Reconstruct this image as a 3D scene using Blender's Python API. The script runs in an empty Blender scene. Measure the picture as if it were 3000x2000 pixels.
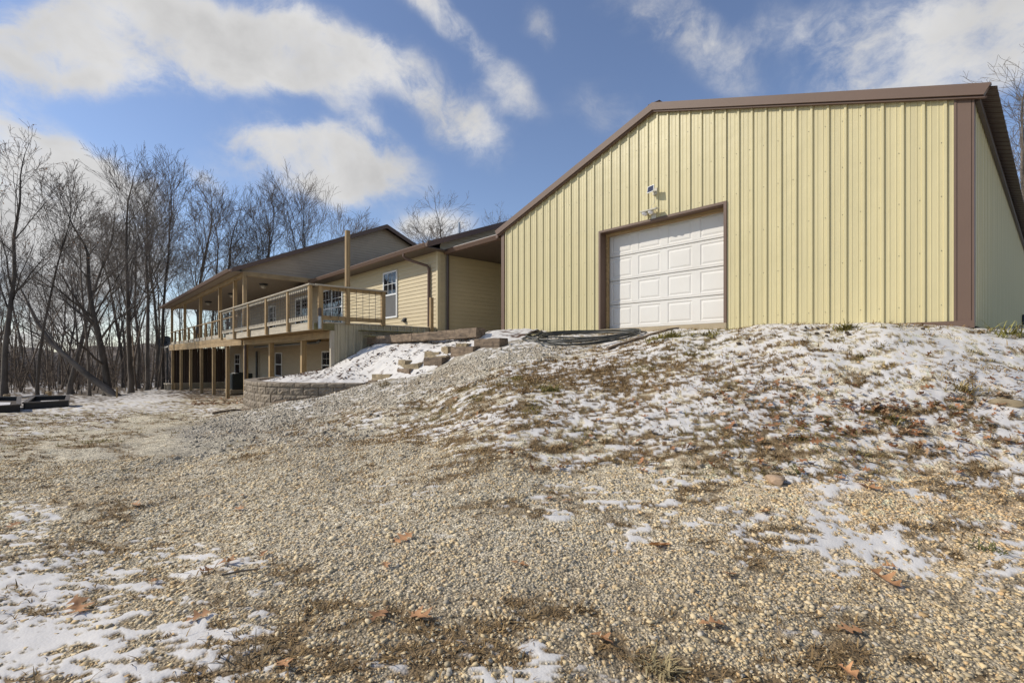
import bpy, math, random
import numpy as np
from mathutils import Vector, Matrix

random.seed(7)
rng = np.random.default_rng(7)
SC = bpy.context.scene
COL = SC.collection

# ------------------------------------------------------------------ camera
# world axes follow the buildings: +X along the barn front to the right, +Y away from the barn front
CAM_H = 1.25
FPX = 1444.0                      # focal length in pixels of a 3000 px wide frame
YAW = math.radians(48.02)
CC, SS = math.cos(YAW), math.sin(YAW)
HOR = 1050.0                      # horizon row of the 3000x2000 frame
cam_d = bpy.data.cameras.new('camera')
cam = bpy.data.objects.new('camera', cam_d)
COL.objects.link(cam)
cam.location = (0, 0, CAM_H)
cam.rotation_euler = (math.radians(90), 0, YAW)
cam_d.sensor_width = 36
cam_d.lens = FPX / 3000 * 36
cam_d.shift_y = (HOR - 1000) / 3000
cam_d.clip_start = 0.05
cam_d.clip_end = 6000
SC.camera = cam

# ------------------------------------------------------------------ light
SUN_TO = Vector((-0.92, -1.0, 0.98)).normalized()
SUN_EL = math.asin(SUN_TO.z)
SUN_AZ = math.atan2(SUN_TO.x, SUN_TO.y)          # clockwise from +Y
sun_d = bpy.data.lights.new('sun', 'SUN')
sun_d.energy = 3.9
sun_d.angle = math.radians(0.53)
sun_d.color = (1.0, 0.925, 0.80)
sun = bpy.data.objects.new('sun', sun_d)
COL.objects.link(sun)
sun.location = (-30, -30, 40)
sun.rotation_euler = (-SUN_TO).to_track_quat('-Z', 'Y').to_euler()

SC.view_settings.view_transform = 'Standard'
SC.view_settings.look = 'None'
SC.view_settings.exposure = 0.0
SC.view_settings.gamma = 1.0
SC.view_settings.use_curve_mapping = False
SC.cycles.use_denoising = True
SC.cycles.max_bounces = 6
SC.cycles.transparent_max_bounces = 6

SKY_STRENGTH = 0.125
CLOUD_LEVEL = 0.66
world = bpy.data.worlds.new('World')
SC.world = world
world.use_nodes = True
world.cycles.sampling_method = 'MANUAL'
world.cycles.sample_map_resolution = 512


def direction(px, py):
    a = (px - 1500) / FPX
    b = (HOR - py) / FPX
    return Vector((-SS + CC * a, CC + SS * a, b)).normalized()


def build_world():
    nt = world.node_tree
    N, L = nt.nodes, nt.links
    N.clear()
    out = N.new('ShaderNodeOutputWorld')
    bg = N.new('ShaderNodeBackground')
    bg.inputs['Strength'].default_value = SKY_STRENGTH
    L.new(bg.outputs[0], out.inputs[0])
    sky = N.new('ShaderNodeTexSky')
    sky.sky_type = 'NISHITA'
    sky.sun_disc = False
    sky.sun_elevation = SUN_EL
    sky.sun_rotation = SUN_AZ
    sky.altitude = 200
    sky.air_density = 1.0
    sky.dust_density = 0.3
    sky.ozone_density = 3.5
    tc = N.new('ShaderNodeTexCoord')
    d = tc.outputs['Generated']

    def math_(op, a, b=None, clamp=False):
        n = N.new('ShaderNodeMath')
        n.operation = op
        n.use_clamp = clamp
        for i, v in enumerate((a, b)):
            if v is None:
                continue
            if isinstance(v, (int, float)):
                n.inputs[i].default_value = v
            else:
                L.new(v, n.inputs[i])
        return n.outputs[0]

    def vmath(op, a, b):
        n = N.new('ShaderNodeVectorMath')
        n.operation = op
        for i, v in enumerate((a, b)):
            if isinstance(v, (tuple, Vector)):
                n.inputs[i].default_value = tuple(v)
            else:
                L.new(v, n.inputs[i])
        return n.outputs['Value'] if op == 'DOT_PRODUCT' else n.outputs[0]

    def noise(vec, scale, detail, rough, dist=0.0):
        n = N.new('ShaderNodeTexNoise')
        n.inputs['Scale'].default_value = scale
        n.inputs['Detail'].default_value = detail
        n.inputs['Roughness'].default_value = rough
        n.inputs['Distortion'].default_value = dist
        L.new(vec, n.inputs['Vector'])
        return n

    # soft warp of the direction so that the cloud outlines are ragged
    w = noise(d, 4.0, 3, 0.6)
    ws = vmath('SUBTRACT', w.outputs['Color'], (0.5, 0.5, 0.5))
    wn = N.new('ShaderNodeVectorMath')
    wn.operation = 'SCALE'
    L.new(ws, wn.inputs[0])
    wn.inputs['Scale'].default_value = 0.13
    dw = vmath('ADD', d, wn.outputs[0])

    blobs = [  # clouds by bearing: centre, half sizes, tilt, weight
        (600, 140, 640, 230, 4, 1.0), (980, 180, 330, 160, 15, 0.7), (120, 190, 420, 150, 6, 0.95), (330, 20, 330, 150, 0, 0.5),
        (1330, 330, 330, 130, 38, 0.62), (1500, 260, 200, 90, 45, 0.45), (1290, 60, 260, 70, 35, 0.55), (1590, 90, 110, 80, 30, 0.35),
        (960, 490, 380, 150, 5, 1.15), (1090, 370, 200, 50, 25, 0.35), (740, 430, 130, 50, 20, 0.3),
        (40, 560, 500, 260, 28, 1.6), (290, 620, 340, 170, 28, 1.4), (600, 540, 120, 45, 35, 0.45),
        (2760, 170, 620, 250, -14, 0.72), (3000, 60, 420, 200, -10, 0.4), (2500, 130, 520, 190, -12, 0.25), (1950, 40, 270, 140, 20, 0.45),
        (2080, 190, 220, 130, 40, 0.30), (1780, 310, 160, 130, 0, 0.26), (2300, 90, 300, 120, -10, 0.25), (1260, 665, 220, 75, 0, 0.7),
        (3350, 480, 300, 160, 0, 0.5), (-450, 300, 450, 220, 15, 0.8), (100, 880, 900, 260, 0, 0.8),
    ]
    acc = None
    for (px, py, hw, hh, rot, wt) in blobs:
        c = direction(px, py)
        ca, sa = math.cos(math.radians(rot)), math.sin(math.radians(rot))
        e1 = direction(px + 40 * ca, py + 40 * sa)
        e2 = direction(px + 40 * sa, py - 40 * ca)
        au = math.acos(min(1, e1.dot(c))) * hw / 40
        av = math.acos(min(1, e2.dot(c))) * hh / 40
        u = (e1 - c * e1.dot(c)).normalized()
        v = c.cross(u).normalized()
        mp = N.new('ShaderNodeMapping')
        mp.vector_type = 'TEXTURE'
        mp.inputs['Location'].default_value = c
        mp.inputs['Rotation'].default_value = Matrix((u, v, c)).transposed().to_euler()
        mp.inputs['Scale'].default_value = (au, av, max(au, av))
        L.new(dw, mp.inputs[0])
        ln = N.new('ShaderNodeVectorMath')
        ln.operation = 'LENGTH'
        L.new(mp.outputs[0], ln.inputs[0])
        fr = N.new('ShaderNodeMapRange')
        fr.interpolation_type = 'SMOOTHSTEP'
        fr.inputs['From Min'].default_value = 1.1
        fr.inputs['From Max'].default_value = 0.1
        fr.inputs['To Max'].default_value = wt
        L.new(ln.outputs['Value'], fr.inputs['Value'])
        acc = fr.outputs[0] if acc is None else math_('ADD', acc, fr.outputs[0])
    acc = math_('MINIMUM', acc, 0.92)
    # elsewhere the sky goes on with the same kind of broken cloud
    fwd = direction(1500, 500)
    away = N.new('ShaderNodeMapRange')
    away.inputs['From Min'].default_value = 0.55
    away.inputs['From Max'].default_value = 0.25
    L.new(vmath('DOT_PRODUCT', d, fwd), away.inputs['Value'])
    g = noise(d, 2.2, 4, 0.55)
    gg = N.new('ShaderNodeMapRange')
    gg.inputs['From Min'].default_value = 0.48
    gg.inputs['From Max'].default_value = 0.68
    gg.inputs['To Max'].default_value = 0.8
    L.new(g.outputs['Fac'], gg.inputs['Value'])
    acc = math_('MAXIMUM', acc, math_('MULTIPLY', gg.outputs[0], away.outputs[0]))
    stretch = N.new('ShaderNodeMapping')
    stretch.inputs['Rotation'].default_value = (0, 0, 0.5)
    stretch.inputs['Scale'].default_value = (1.0, 1.0, 1.35)
    L.new(dw, stretch.inputs[0])
    n1 = noise(stretch.outputs[0], 6.0, 9, 0.66, 0.0)
    amp = math_('ADD', math_('MULTIPLY', math_('MINIMUM', acc, 0.6), 3.6), 0.3)
    dens = math_('ADD', acc, math_('MULTIPLY', math_('SUBTRACT', n1.outputs['Fac'], 0.53), amp))
    ds = N.new('ShaderNodeMapRange')
    ds.interpolation_type = 'SMOOTHERSTEP'
    ds.inputs['From Min'].default_value = 0.0
    ds.inputs['From Max'].default_value = 0.9
    ds.inputs['To Max'].default_value = 0.98
    L.new(dens, ds.inputs['Value'])
    # inner light and shade of the cloud mass
    # the thick body of a cloud is a little greyer than its thin lit rim
    body = N.new('ShaderNodeMapRange')
    body.inputs['From Min'].default_value = 0.35
    body.inputs['From Max'].default_value = 1.5
    body.inputs['To Min'].default_value = 1.12
    body.inputs['To Max'].default_value = 0.84
    L.new(dens, body.inputs['Value'])
    n3 = noise(d, 6.5, 4, 0.55, 0.0)
    cr = N.new('ShaderNodeMapRange')
    cr.inputs['From Min'].default_value = 0.3
    cr.inputs['From Max'].default_value = 0.7
    cr.inputs['To Min'].default_value = CLOUD_LEVEL * 0.86 / SKY_STRENGTH
    cr.inputs['To Max'].default_value = CLOUD_LEVEL * 1.14 / SKY_STRENGTH
    L.new(n3.outputs['Fac'], cr.inputs['Value'])
    lum = math_('MULTIPLY', cr.outputs[0], body.outputs[0])
    cc = N.new('ShaderNodeCombineColor')
    L.new(math_('MULTIPLY', lum, 1.0), cc.inputs[0])
    L.new(math_('MULTIPLY', lum, 0.99), cc.inputs[1])
    L.new(math_('MULTIPLY', lum, 0.98), cc.inputs[2])
    mx = N.new('ShaderNodeMix')
    mx.data_type = 'RGBA'
    L.new(ds.outputs[0], mx.inputs[0])
    hs = N.new('ShaderNodeHueSaturation')
    hs.inputs['Hue'].default_value = 0.506
    hs.inputs['Saturation'].default_value = 0.93
    hs.inputs['Value'].default_value = 1.15
    L.new(sky.outputs[0], hs.inputs['Color'])
    L.new(hs.outputs[0], mx.inputs[6])
    L.new(cc.outputs[0], mx.inputs[7])
    L.new(mx.outputs[2], bg.inputs['Color'])


build_world()

# ------------------------------------------------------------------ placing helpers
XV = 1500 - FPX * CC / SS          # where lines along X vanish


def Zr(rel):                        # height relative to the lens -> world z
    return CAM_H + rel


def P(px, py, d):
    r = (px - 1500) / FPX * d
    return Vector((-SS * d + CC * r, CC * d + SS * r, CAM_H - (py - HOR) / FPX * d))


def x_at(px, Y):
    d = FPX * Y / (SS * (px - XV))
    return (CC * Y - d) / SS


def y_at(px, X):
    q = FPX / (SS * (px - XV))
    return X * SS / (CC - q)


# ------------------------------------------------------------------ materials
def new_mat(name):
    m = bpy.data.materials.new(name)
    m.use_nodes = True
    nt = m.node_tree
    b = nt.nodes['Principled BSDF']
    return m, nt, b


def mat(name, col, rough=0.6, var=0.12, scale=(6, 6, 6), detail=4, bump=0.0, bump_scale=None, metallic=0.0,
        spec=0.5, rand=0.0, col2=None, dirt=None, dirt_scale=1.5, dirt_amt=0.5):
    """Procedural surface: noise between two tones, optional per-object tint, dirt blotches and relief."""
    m, nt, b = new_mat(name)
    N, L = nt.nodes, nt.links
    tc = N.new('ShaderNodeTexCoord')
    mp = N.new('ShaderNodeMapping')
    mp.inputs['Scale'].default_value = scale
    L.new(tc.outputs['Object'], mp.inputs[0])
    oi = N.new('ShaderNodeObjectInfo')
    mp2 = N.new('ShaderNodeVectorMath')
    mp2.operation = 'ADD'
    sc = N.new('ShaderNodeVectorMath')
    sc.operation = 'SCALE'
    cb = N.new('ShaderNodeCombineXYZ')
    for i in range(3):
        L.new(oi.outputs['Random'], cb.inputs[i])
    L.new(cb.outputs[0], sc.inputs[0])
    sc.inputs['Scale'].default_value = 37.0 if rand else 0.0
    L.new(mp.outputs[0], mp2.inputs[0])
    L.new(sc.outputs[0], mp2.inputs[1])
    vec = mp2.outputs[0]
    nz = N.new('ShaderNodeTexNoise')
    nz.inputs['Scale'].default_value = 1.0
    nz.inputs['Detail'].default_value = detail
    nz.inputs['Roughness'].default_value = 0.6
    L.new(vec, nz.inputs['Vector'])
    mr = N.new('ShaderNodeMapRange')
    mr.inputs['From Min'].default_value = 0.28
    mr.inputs['From Max'].default_value = 0.72
    L.new(nz.outputs['Fac'], mr.inputs['Value'])
    mx = N.new('ShaderNodeMix')
    mx.data_type = 'RGBA'
    L.new(mr.outputs[0], mx.inputs[0])
    lo = tuple(c * (1 - var) for c in col)
    hi = tuple(min(1, c * (1 + var)) for c in (col2 or col))
    mx.inputs[6].default_value = (*lo, 1)
    mx.inputs[7].default_value = (*hi, 1)
    colour = mx.outputs[2]
    if dirt:
        n2 = N.new('ShaderNodeTexNoise')
        n2.inputs['Scale'].default_value = dirt_scale
        n2.inputs['Detail'].default_value = 6
        n2.inputs['Roughness'].default_value = 0.65
        L.new(tc.outputs['Object'], n2.inputs['Vector'])
        r2 = N.new('ShaderNodeMapRange')
        r2.inputs['From Min'].default_value = 0.5
        r2.inputs['From Max'].default_value = 0.75
        r2.inputs['To Max'].default_value = dirt_amt
        L.new(n2.outputs['Fac'], r2.inputs['Value'])
        m2 = N.new('ShaderNodeMix')
        m2.data_type = 'RGBA'
        L.new(r2.outputs[0], m2.inputs[0])
        L.new(colour, m2.inputs[6])
        m2.inputs[7].default_value = (*dirt, 1)
        colour = m2.outputs[2]
    if rand:
        hs = N.new('ShaderNodeHueSaturation')
        rr = N.new('ShaderNodeMapRange')
        rr.inputs['To Min'].default_value = 1 - rand
        rr.inputs['To Max'].default_value = 1 + rand
        L.new(oi.outputs['Random'], rr.inputs['Value'])
        L.new(rr.outputs[0], hs.inputs['Value'])
        L.new(colour, hs.inputs['Color'])
        colour = hs.outputs[0]
    L.new(colour, b.inputs['Base Color'])
    b.inputs['Roughness'].default_value = rough
    b.inputs['Metallic'].default_value = metallic
    b.inputs['Specular IOR Level'].default_value = spec
    if bump:
        bp = N.new('ShaderNodeBump')
        bp.inputs['Strength'].default_value = 1.0
        bp.inputs['Distance'].default_value = bump
        if bump_scale:
            n3 = N.new('ShaderNodeTexNoise')
            n3.inputs['Scale'].default_value = bump_scale
            n3.inputs['Detail'].default_value = 5
            L.new(tc.outputs['Object'], n3.inputs['Vector'])
            L.new(n3.outputs['Fac'], bp.inputs['Height'])
        else:
            L.new(nz.outputs['Fac'], bp.inputs['Height'])
        L.new(bp.outputs[0], b.inputs['Normal'])
    return m


M = {}
M['panel'] = mat('yellow_metal_panel', (0.56, 0.49, 0.275), 0.42, 0.09, (7, 7, 0.25), bump=0.010, bump_scale=1.9,
                 dirt=(0.40, 0.36, 0.20), dirt_scale=0.8, dirt_amt=0.25)
M['skirt'] = mat('tan_metal_skirt', (0.45, 0.39, 0.27), 0.45, 0.06, (1, 1, 0.4), dirt=(0.22, 0.2, 0.15), dirt_scale=1.2, dirt_amt=0.5)
M['brown'] = mat('brown_trim_metal', (0.135, 0.083, 0.058), 0.6, 0.06, (1.5, 1.5, 1.5), bump=0.003, bump_scale=2.0)
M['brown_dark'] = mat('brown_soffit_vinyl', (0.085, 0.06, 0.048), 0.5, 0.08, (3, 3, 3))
M['roof'] = mat('brown_roof_metal', (0.10, 0.068, 0.055), 0.45, 0.08, (2, 2, 2))
M['siding'] = mat('cream_vinyl_siding', (0.53, 0.44, 0.275), 0.55, 0.05, (2.0, 2.0, 9), bump=0.0015, bump_scale=9,
                  dirt=(0.42, 0.33, 0.2), dirt_scale=0.7, dirt_amt=0.3, rand=0.03)
M['siding_corner'] = mat('cream_corner_trim', (0.56, 0.47, 0.29), 0.5, 0.04)
M['taupe_shaded'] = mat('taupe_shaded_siding', (0.40, 0.315, 0.205), 0.55, 0.06, (1.5, 1.5, 6))  # own tone of the lower wall; on the porch wall it paints in shade
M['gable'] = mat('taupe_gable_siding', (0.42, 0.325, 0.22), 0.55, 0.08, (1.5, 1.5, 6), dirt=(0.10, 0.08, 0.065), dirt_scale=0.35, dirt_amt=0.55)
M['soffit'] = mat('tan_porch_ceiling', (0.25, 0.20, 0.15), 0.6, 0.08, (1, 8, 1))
M['white'] = mat('white_vinyl', (0.78, 0.78, 0.77), 0.4, 0.03)
M['door_white'] = mat('white_door_paint', (0.68, 0.66, 0.62), 0.65, 0.03, (1.2, 1.2, 1.2), bump=0.0006, bump_scale=60,
                      dirt=(0.52, 0.485, 0.42), dirt_scale=1.1, dirt_amt=0.25)
WOODC = (0.315, 0.205, 0.09)
for ax, s in (('x', (1.2, 22, 22)), ('y', (22, 1.2, 22)), ('z', (22, 22, 1.2))):
    M['wood_' + ax] = mat('weathered_pine_' + ax, WOODC, 0.75, 0.28, s, 6, bump=0.002, rand=0.12,
                          col2=(0.36, 0.25, 0.125), dirt=(0.13, 0.095, 0.055), dirt_scale=3.0, dirt_amt=0.55)
    M['woodgrey_' + ax] = mat('grey_weathered_pine_' + ax, (0.40, 0.35, 0.27), 0.8, 0.25, s, 6, bump=0.002, rand=0.1,
                              dirt=(0.17, 0.15, 0.11), dirt_scale=4.0, dirt_amt=0.5)
M['wood_moss'] = mat('mossy_pine', (0.20, 0.17, 0.075), 0.85, 0.4, (5, 5, 5), 6, bump=0.002, dirt=(0.055, 0.06, 0.02), dirt_scale=4, dirt_amt=0.9)
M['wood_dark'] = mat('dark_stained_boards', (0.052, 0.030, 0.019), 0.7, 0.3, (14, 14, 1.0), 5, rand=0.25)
M['tie'] = mat('old_railroad_tie', (0.125, 0.088, 0.058), 0.9, 0.45, (3, 18, 18), 7, bump=0.006, rand=0.2,
               col2=(0.185, 0.135, 0.092), dirt=(0.035, 0.025, 0.02), dirt_scale=9, dirt_amt=0.9)
M['block'] = mat('split_face_block', (0.235, 0.185, 0.14), 0.9, 0.3, (9, 9, 9), 7, bump=0.012, rand=0.16,
                 col2=(0.27, 0.225, 0.165), dirt=(0.13, 0.10, 0.085), dirt_scale=14, dirt_amt=0.6)
M['flagstone'] = mat('tan_flagstone', (0.30, 0.235, 0.145), 0.9, 0.25, (8, 8, 8), 6, bump=0.006, rand=0.12)
M['rock'] = mat('tan_field_rock', (0.33, 0.245, 0.155), 0.85, 0.35, (9, 9, 9), 7, bump=0.006, col2=(0.42, 0.29, 0.19))
M['black_plastic'] = mat('black_poly_pipe', (0.035, 0.036, 0.031), 0.4, 0.2, (5, 5, 5), dirt=(0.16, 0.15, 0.125), dirt_scale=6, dirt_amt=0.5)
M['dark_metal'] = mat('dark_grey_metal', (0.03, 0.032, 0.034), 0.5, 0.15)
M['ac'] = mat('dark_green_cabinet', (0.012, 0.02, 0.018), 0.45, 0.15)
M['wire'] = mat('galvanised_wire', (0.10, 0.09, 0.085), 0.5, 0.1, metallic=0.4)
M['galv'] = mat('galvanised_cylinder', (0.42, 0.43, 0.44), 0.35, 0.1, metallic=0.8)
M['grey_plastic'] = mat('grey_fixture', (0.55, 0.52, 0.44), 0.45, 0.05)
M['solar'] = mat('solar_cells', (0.012, 0.016, 0.045), 0.25, 0.2, (20, 20, 20))
M['led'] = mat('clear_lens', (0.75, 0.75, 0.8), 0.15, 0.05)
M['planter'] = mat('black_planter_boards', (0.020, 0.017, 0.015), 0.55, 0.2, (4, 4, 12))
M['planter_cap'] = mat('planter_rim', (0.085, 0.068, 0.052), 0.6, 0.2, (4, 4, 4))
M['snow'] = mat('thin_snow', (0.70, 0.67, 0.635), 0.6, 0.03, (9, 9, 9), bump=0.006, bump_scale=18)
M['bark'] = mat('grey_brown_bark', (0.075, 0.06, 0.046), 0.95, 0.4, (3, 3, 0.8), 5, rand=0.4, col2=(0.125, 0.102, 0.08))
M['twig'] = mat('grey_brown_twigs', (0.17, 0.14, 0.115), 0.95, 0.3, (1, 1, 1), rand=0.2)
M['far_twig'] = mat('woodland_brush', (0.105, 0.076, 0.052), 0.95, 0.45, (0.7, 0.7, 0.7), 3, col2=(0.16, 0.12, 0.088))
M['dead_leaf'] = mat('dry_oak_leaf', (0.34, 0.155, 0.06), 0.75, 0.3, (14, 14, 14), rand=0.25, col2=(0.47, 0.25, 0.115))
M['concrete'] = mat('stained_sill', (0.36, 0.29, 0.19), 0.85, 0.15, (4, 4, 4), bump=0.003)
M['earth'] = mat('bare_earth', (0.06, 0.045, 0.032), 0.95, 0.4, (4, 4, 4), 6, bump=0.01)


def glass_mat():
    m, nt, b = new_mat('dark_window_glass')
    b.inputs['Base Color'].default_value = (0.012, 0.013, 0.016, 1)
    b.inputs['Roughness'].default_value = 0.03
    b.inputs['Specular IOR Level'].default_value = 0.75
    N, L = nt.nodes, nt.links
    tc = N.new('ShaderNodeTexCoord')
    nz = N.new('ShaderNodeTexNoise')
    nz.inputs['Scale'].default_value = 2.2
    L.new(tc.outputs['Object'], nz.inputs['Vector'])
    bp = N.new('ShaderNodeBump')
    bp.inputs['Distance'].default_value = 0.004
    L.new(nz.outputs['Fac'], bp.inputs['Height'])
    L.new(bp.outputs[0], b.inputs['Normal'])
    return m


M['glass'] = glass_mat()
M['screen'] = mat('insect_screen', (0.10, 0.10, 0.10), 0.7, 0.15, (2, 2, 2))


def vcol_mat(name, rough=0.9, spec=0.3):
    m, nt, b = new_mat(name)
    at = nt.nodes.new('ShaderNodeAttribute')
    at.attribute_name = 'Col'
    nt.links.new(at.outputs['Color'], b.inputs['Base Color'])
    b.inputs['Roughness'].default_value = rough
    b.inputs['Specular IOR Level'].default_value = spec
    return m


M['vcol'] = vcol_mat('mixed_natural_tones')

# ------------------------------------------------------------------ mesh helpers


def link(o, parent=None):
    COL.objects.link(o)
    if parent is not None:
        o.parent = parent
        o.location = o.location - root_loc(parent)
    return o


def root_loc(p):
    v = Vector((0, 0, 0))
    while p is not None:
        v += p.location
        p = p.parent
    return v


def fast_mesh(name, verts, faces, col=None, smooth=False, extra=None):
    verts = np.ascontiguousarray(verts, dtype=np.float32)
    faces = np.ascontiguousarray(faces, dtype=np.int32)
    me = bpy.data.meshes.new(name)
    n, (m, k) = len(verts), faces.shape
    me.vertices.add(n)
    me.vertices.foreach_set('co', verts.ravel())
    me.loops.add(m * k)
    me.loops.foreach_set('vertex_index', faces.ravel())
    me.polygons.add(m)
    me.polygons.foreach_set('loop_start', np.arange(0, m * k, k, dtype=np.int32))
    try:
        me.polygons.foreach_set('loop_total', np.full(m, k, dtype=np.int32))
    except Exception:
        pass
    if smooth:
        me.polygons.foreach_set('use_smooth', np.ones(m, dtype=bool))
    me.update(calc_edges=True)
    if col is not None:
        a = me.color_attributes.new('Col', 'FLOAT_COLOR', 'POINT')
        c = np.ones((n, 4), dtype=np.float32)
        c[:, :3] = col
        a.data.foreach_set('color', c.ravel())
    for key, arr in (extra or {}).items():
        a = me.attributes.new(key, 'FLOAT', 'POINT')
        a.data.foreach_set('value', np.ascontiguousarray(arr, dtype=np.float32))
    return me


class MB:
    def __init__(self):
        self.v, self.f = [], []

    def add(self, verts, faces):
        n = len(self.v)
        self.v += [tuple(p) for p in verts]
        self.f += [tuple(i + n for i in f) for f in faces]
        return self

    def box(self, x0, x1, y0, y1, z0, z1):
        x0, x1 = min(x0, x1), max(x0, x1)
        y0, y1 = min(y0, y1), max(y0, y1)
        z0, z1 = min(z0, z1), max(z0, z1)
        return self.add([(x0, y0, z0), (x1, y0, z0), (x1, y1, z0), (x0, y1, z0), (x0, y0, z1), (x1, y0, z1), (x1, y1, z1), (x0, y1, z1)],
                        [(0, 3, 2, 1), (4, 5, 6, 7), (0, 1, 5, 4), (1, 2, 6, 5), (2, 3, 7, 6), (3, 0, 4, 7)])

    def prism(self, poly, vec):
        """extrude a planar polygon (list of 3D points) along vec"""
        n = len(poly)
        a = [Vector(p) for p in poly]
        b = [p + Vector(vec) for p in a]
        f = [tuple(range(n - 1, -1, -1)), tuple(range(n, 2 * n))]
        f += [(i, (i + 1) % n, n + (i + 1) % n, n + i) for i in range(n)]
        return self.add(a + b, f)

    def tube(self, pts, r, n=6, cap=True):
        pts = [Vector(p) for p in pts]
        rs = r if isinstance(r, (list, tuple)) else [r] * len(pts)
        base = len(self.v)
        ref = None
        for i, p in enumerate(pts):
            t = (pts[min(i + 1, len(pts) - 1)] - pts[max(i - 1, 0)]).normalized()
            if ref is None:
                ref = Vector((0, 0, 1)) if abs(t.z) < 0.9 else Vector((1, 0, 0))
            u = t.cross(ref)
            if u.length < 1e-5:
                u = t.orthogonal()
            u.normalize()
            w = t.cross(u)
            ref = -(w if False else u.cross(t))
            ref = u.cross(t)
            for k in range(n):
                a = 2 * math.pi * k / n
                self.v.append(tuple(p + (u * math.cos(a) + w * math.sin(a)) * rs[i]))
        for i in range(len(pts) - 1):
            for k in range(n):
                a, b = base + i * n + k, base + i * n + (k + 1) % n
                self.f.append((a, b, b + n, a + n))
        if cap:
            self.f.append(tuple(base + k for k in range(n - 1, -1, -1)))
            e = base + (len(pts) - 1) * n
            self.f.append(tuple(e + k for k in range(n)))
        return self

    def mesh(self, name):
        me = bpy.data.meshes.new(name)
        me.from_pydata(self.v, [], self.f)
        me.update()
        return me

    def build(self, name, material, parent=None, smooth=False, bevel=0.0):
        me = self.mesh(name)
        me.materials.append(M[material] if isinstance(material, str) else material)
        if smooth:
            me.polygons.foreach_set('use_smooth', [True] * len(me.polygons))
        o = bpy.data.objects.new(name, me)
        if bevel:
            md = o.modifiers.new('edge', 'BEVEL')
            md.width = bevel
            md.segments = 1
            md.limit_method = 'ANGLE'
        return link(o, parent)


def thing(name, label, cat, loc=(0, 0, 0), group=None):
    o = bpy.data.objects.new(name, None)
    o.empty_display_size = 0.2
    COL.objects.link(o)
    o.location = loc
    return tag(o, label, cat, group)


def tag(o, label=None, cat=None, group=None, kind=None):
    if label:
        o['label'] = label
    if cat:
        o['category'] = cat
    if group:
        o['group'] = group
    if kind:
        o['kind'] = kind
    return o


def box(name, material, parent, *b, bevel=0.0):
    return MB().box(*b).build(name, material, parent, bevel=bevel)


# ------------------------------------------------------------------ numpy noise


def _hash(ix, iy, seed):
    h = (ix.astype(np.int64) * 374761393 + iy.astype(np.int64) * 668265263 + seed * 974711) & 0xffffffff
    h = ((h ^ (h >> 13)) * 1274126177) & 0xffffffff
    return ((h ^ (h >> 16)) & 0xffffff).astype(np.float64) / 0xffffff


def vnoise(x, y, seed=0):
    ix, iy = np.floor(x), np.floor(y)
    fx, fy = x - ix, y - iy
    fx = fx * fx * fx * (fx * (fx * 6 - 15) + 10)
    fy = fy * fy * fy * (fy * (fy * 6 - 15) + 10)
    a, b = _hash(ix, iy, seed), _hash(ix + 1, iy, seed)
    c, d = _hash(ix, iy + 1, seed), _hash(ix + 1, iy + 1, seed)
    return (a + (b - a) * fx) * (1 - fy) + (c + (d - c) * fx) * fy


def fbm(x, y, octs, seed=0):
    """octs: list of (frequency, amplitude); zero-mean, unit-ish deviation"""
    t, s = 0, 0
    for i, (f, a) in enumerate(octs):
        ang = 0.7 * i + 0.3
        xr = x * math.cos(ang) - y * math.sin(ang)
        yr = x * math.sin(ang) + y * math.cos(ang)
        t = t + a * (vnoise(xr * f + 13.1 * i, yr * f - 7.7 * i, seed + i) - 0.5)
        s += (a * 0.26) ** 2
    return t / math.sqrt(s)


def sstep(a, b, x):
    t = np.clip((x - a) / (b - a), 0, 1)
    return t * t * (3 - 2 * t)


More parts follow.
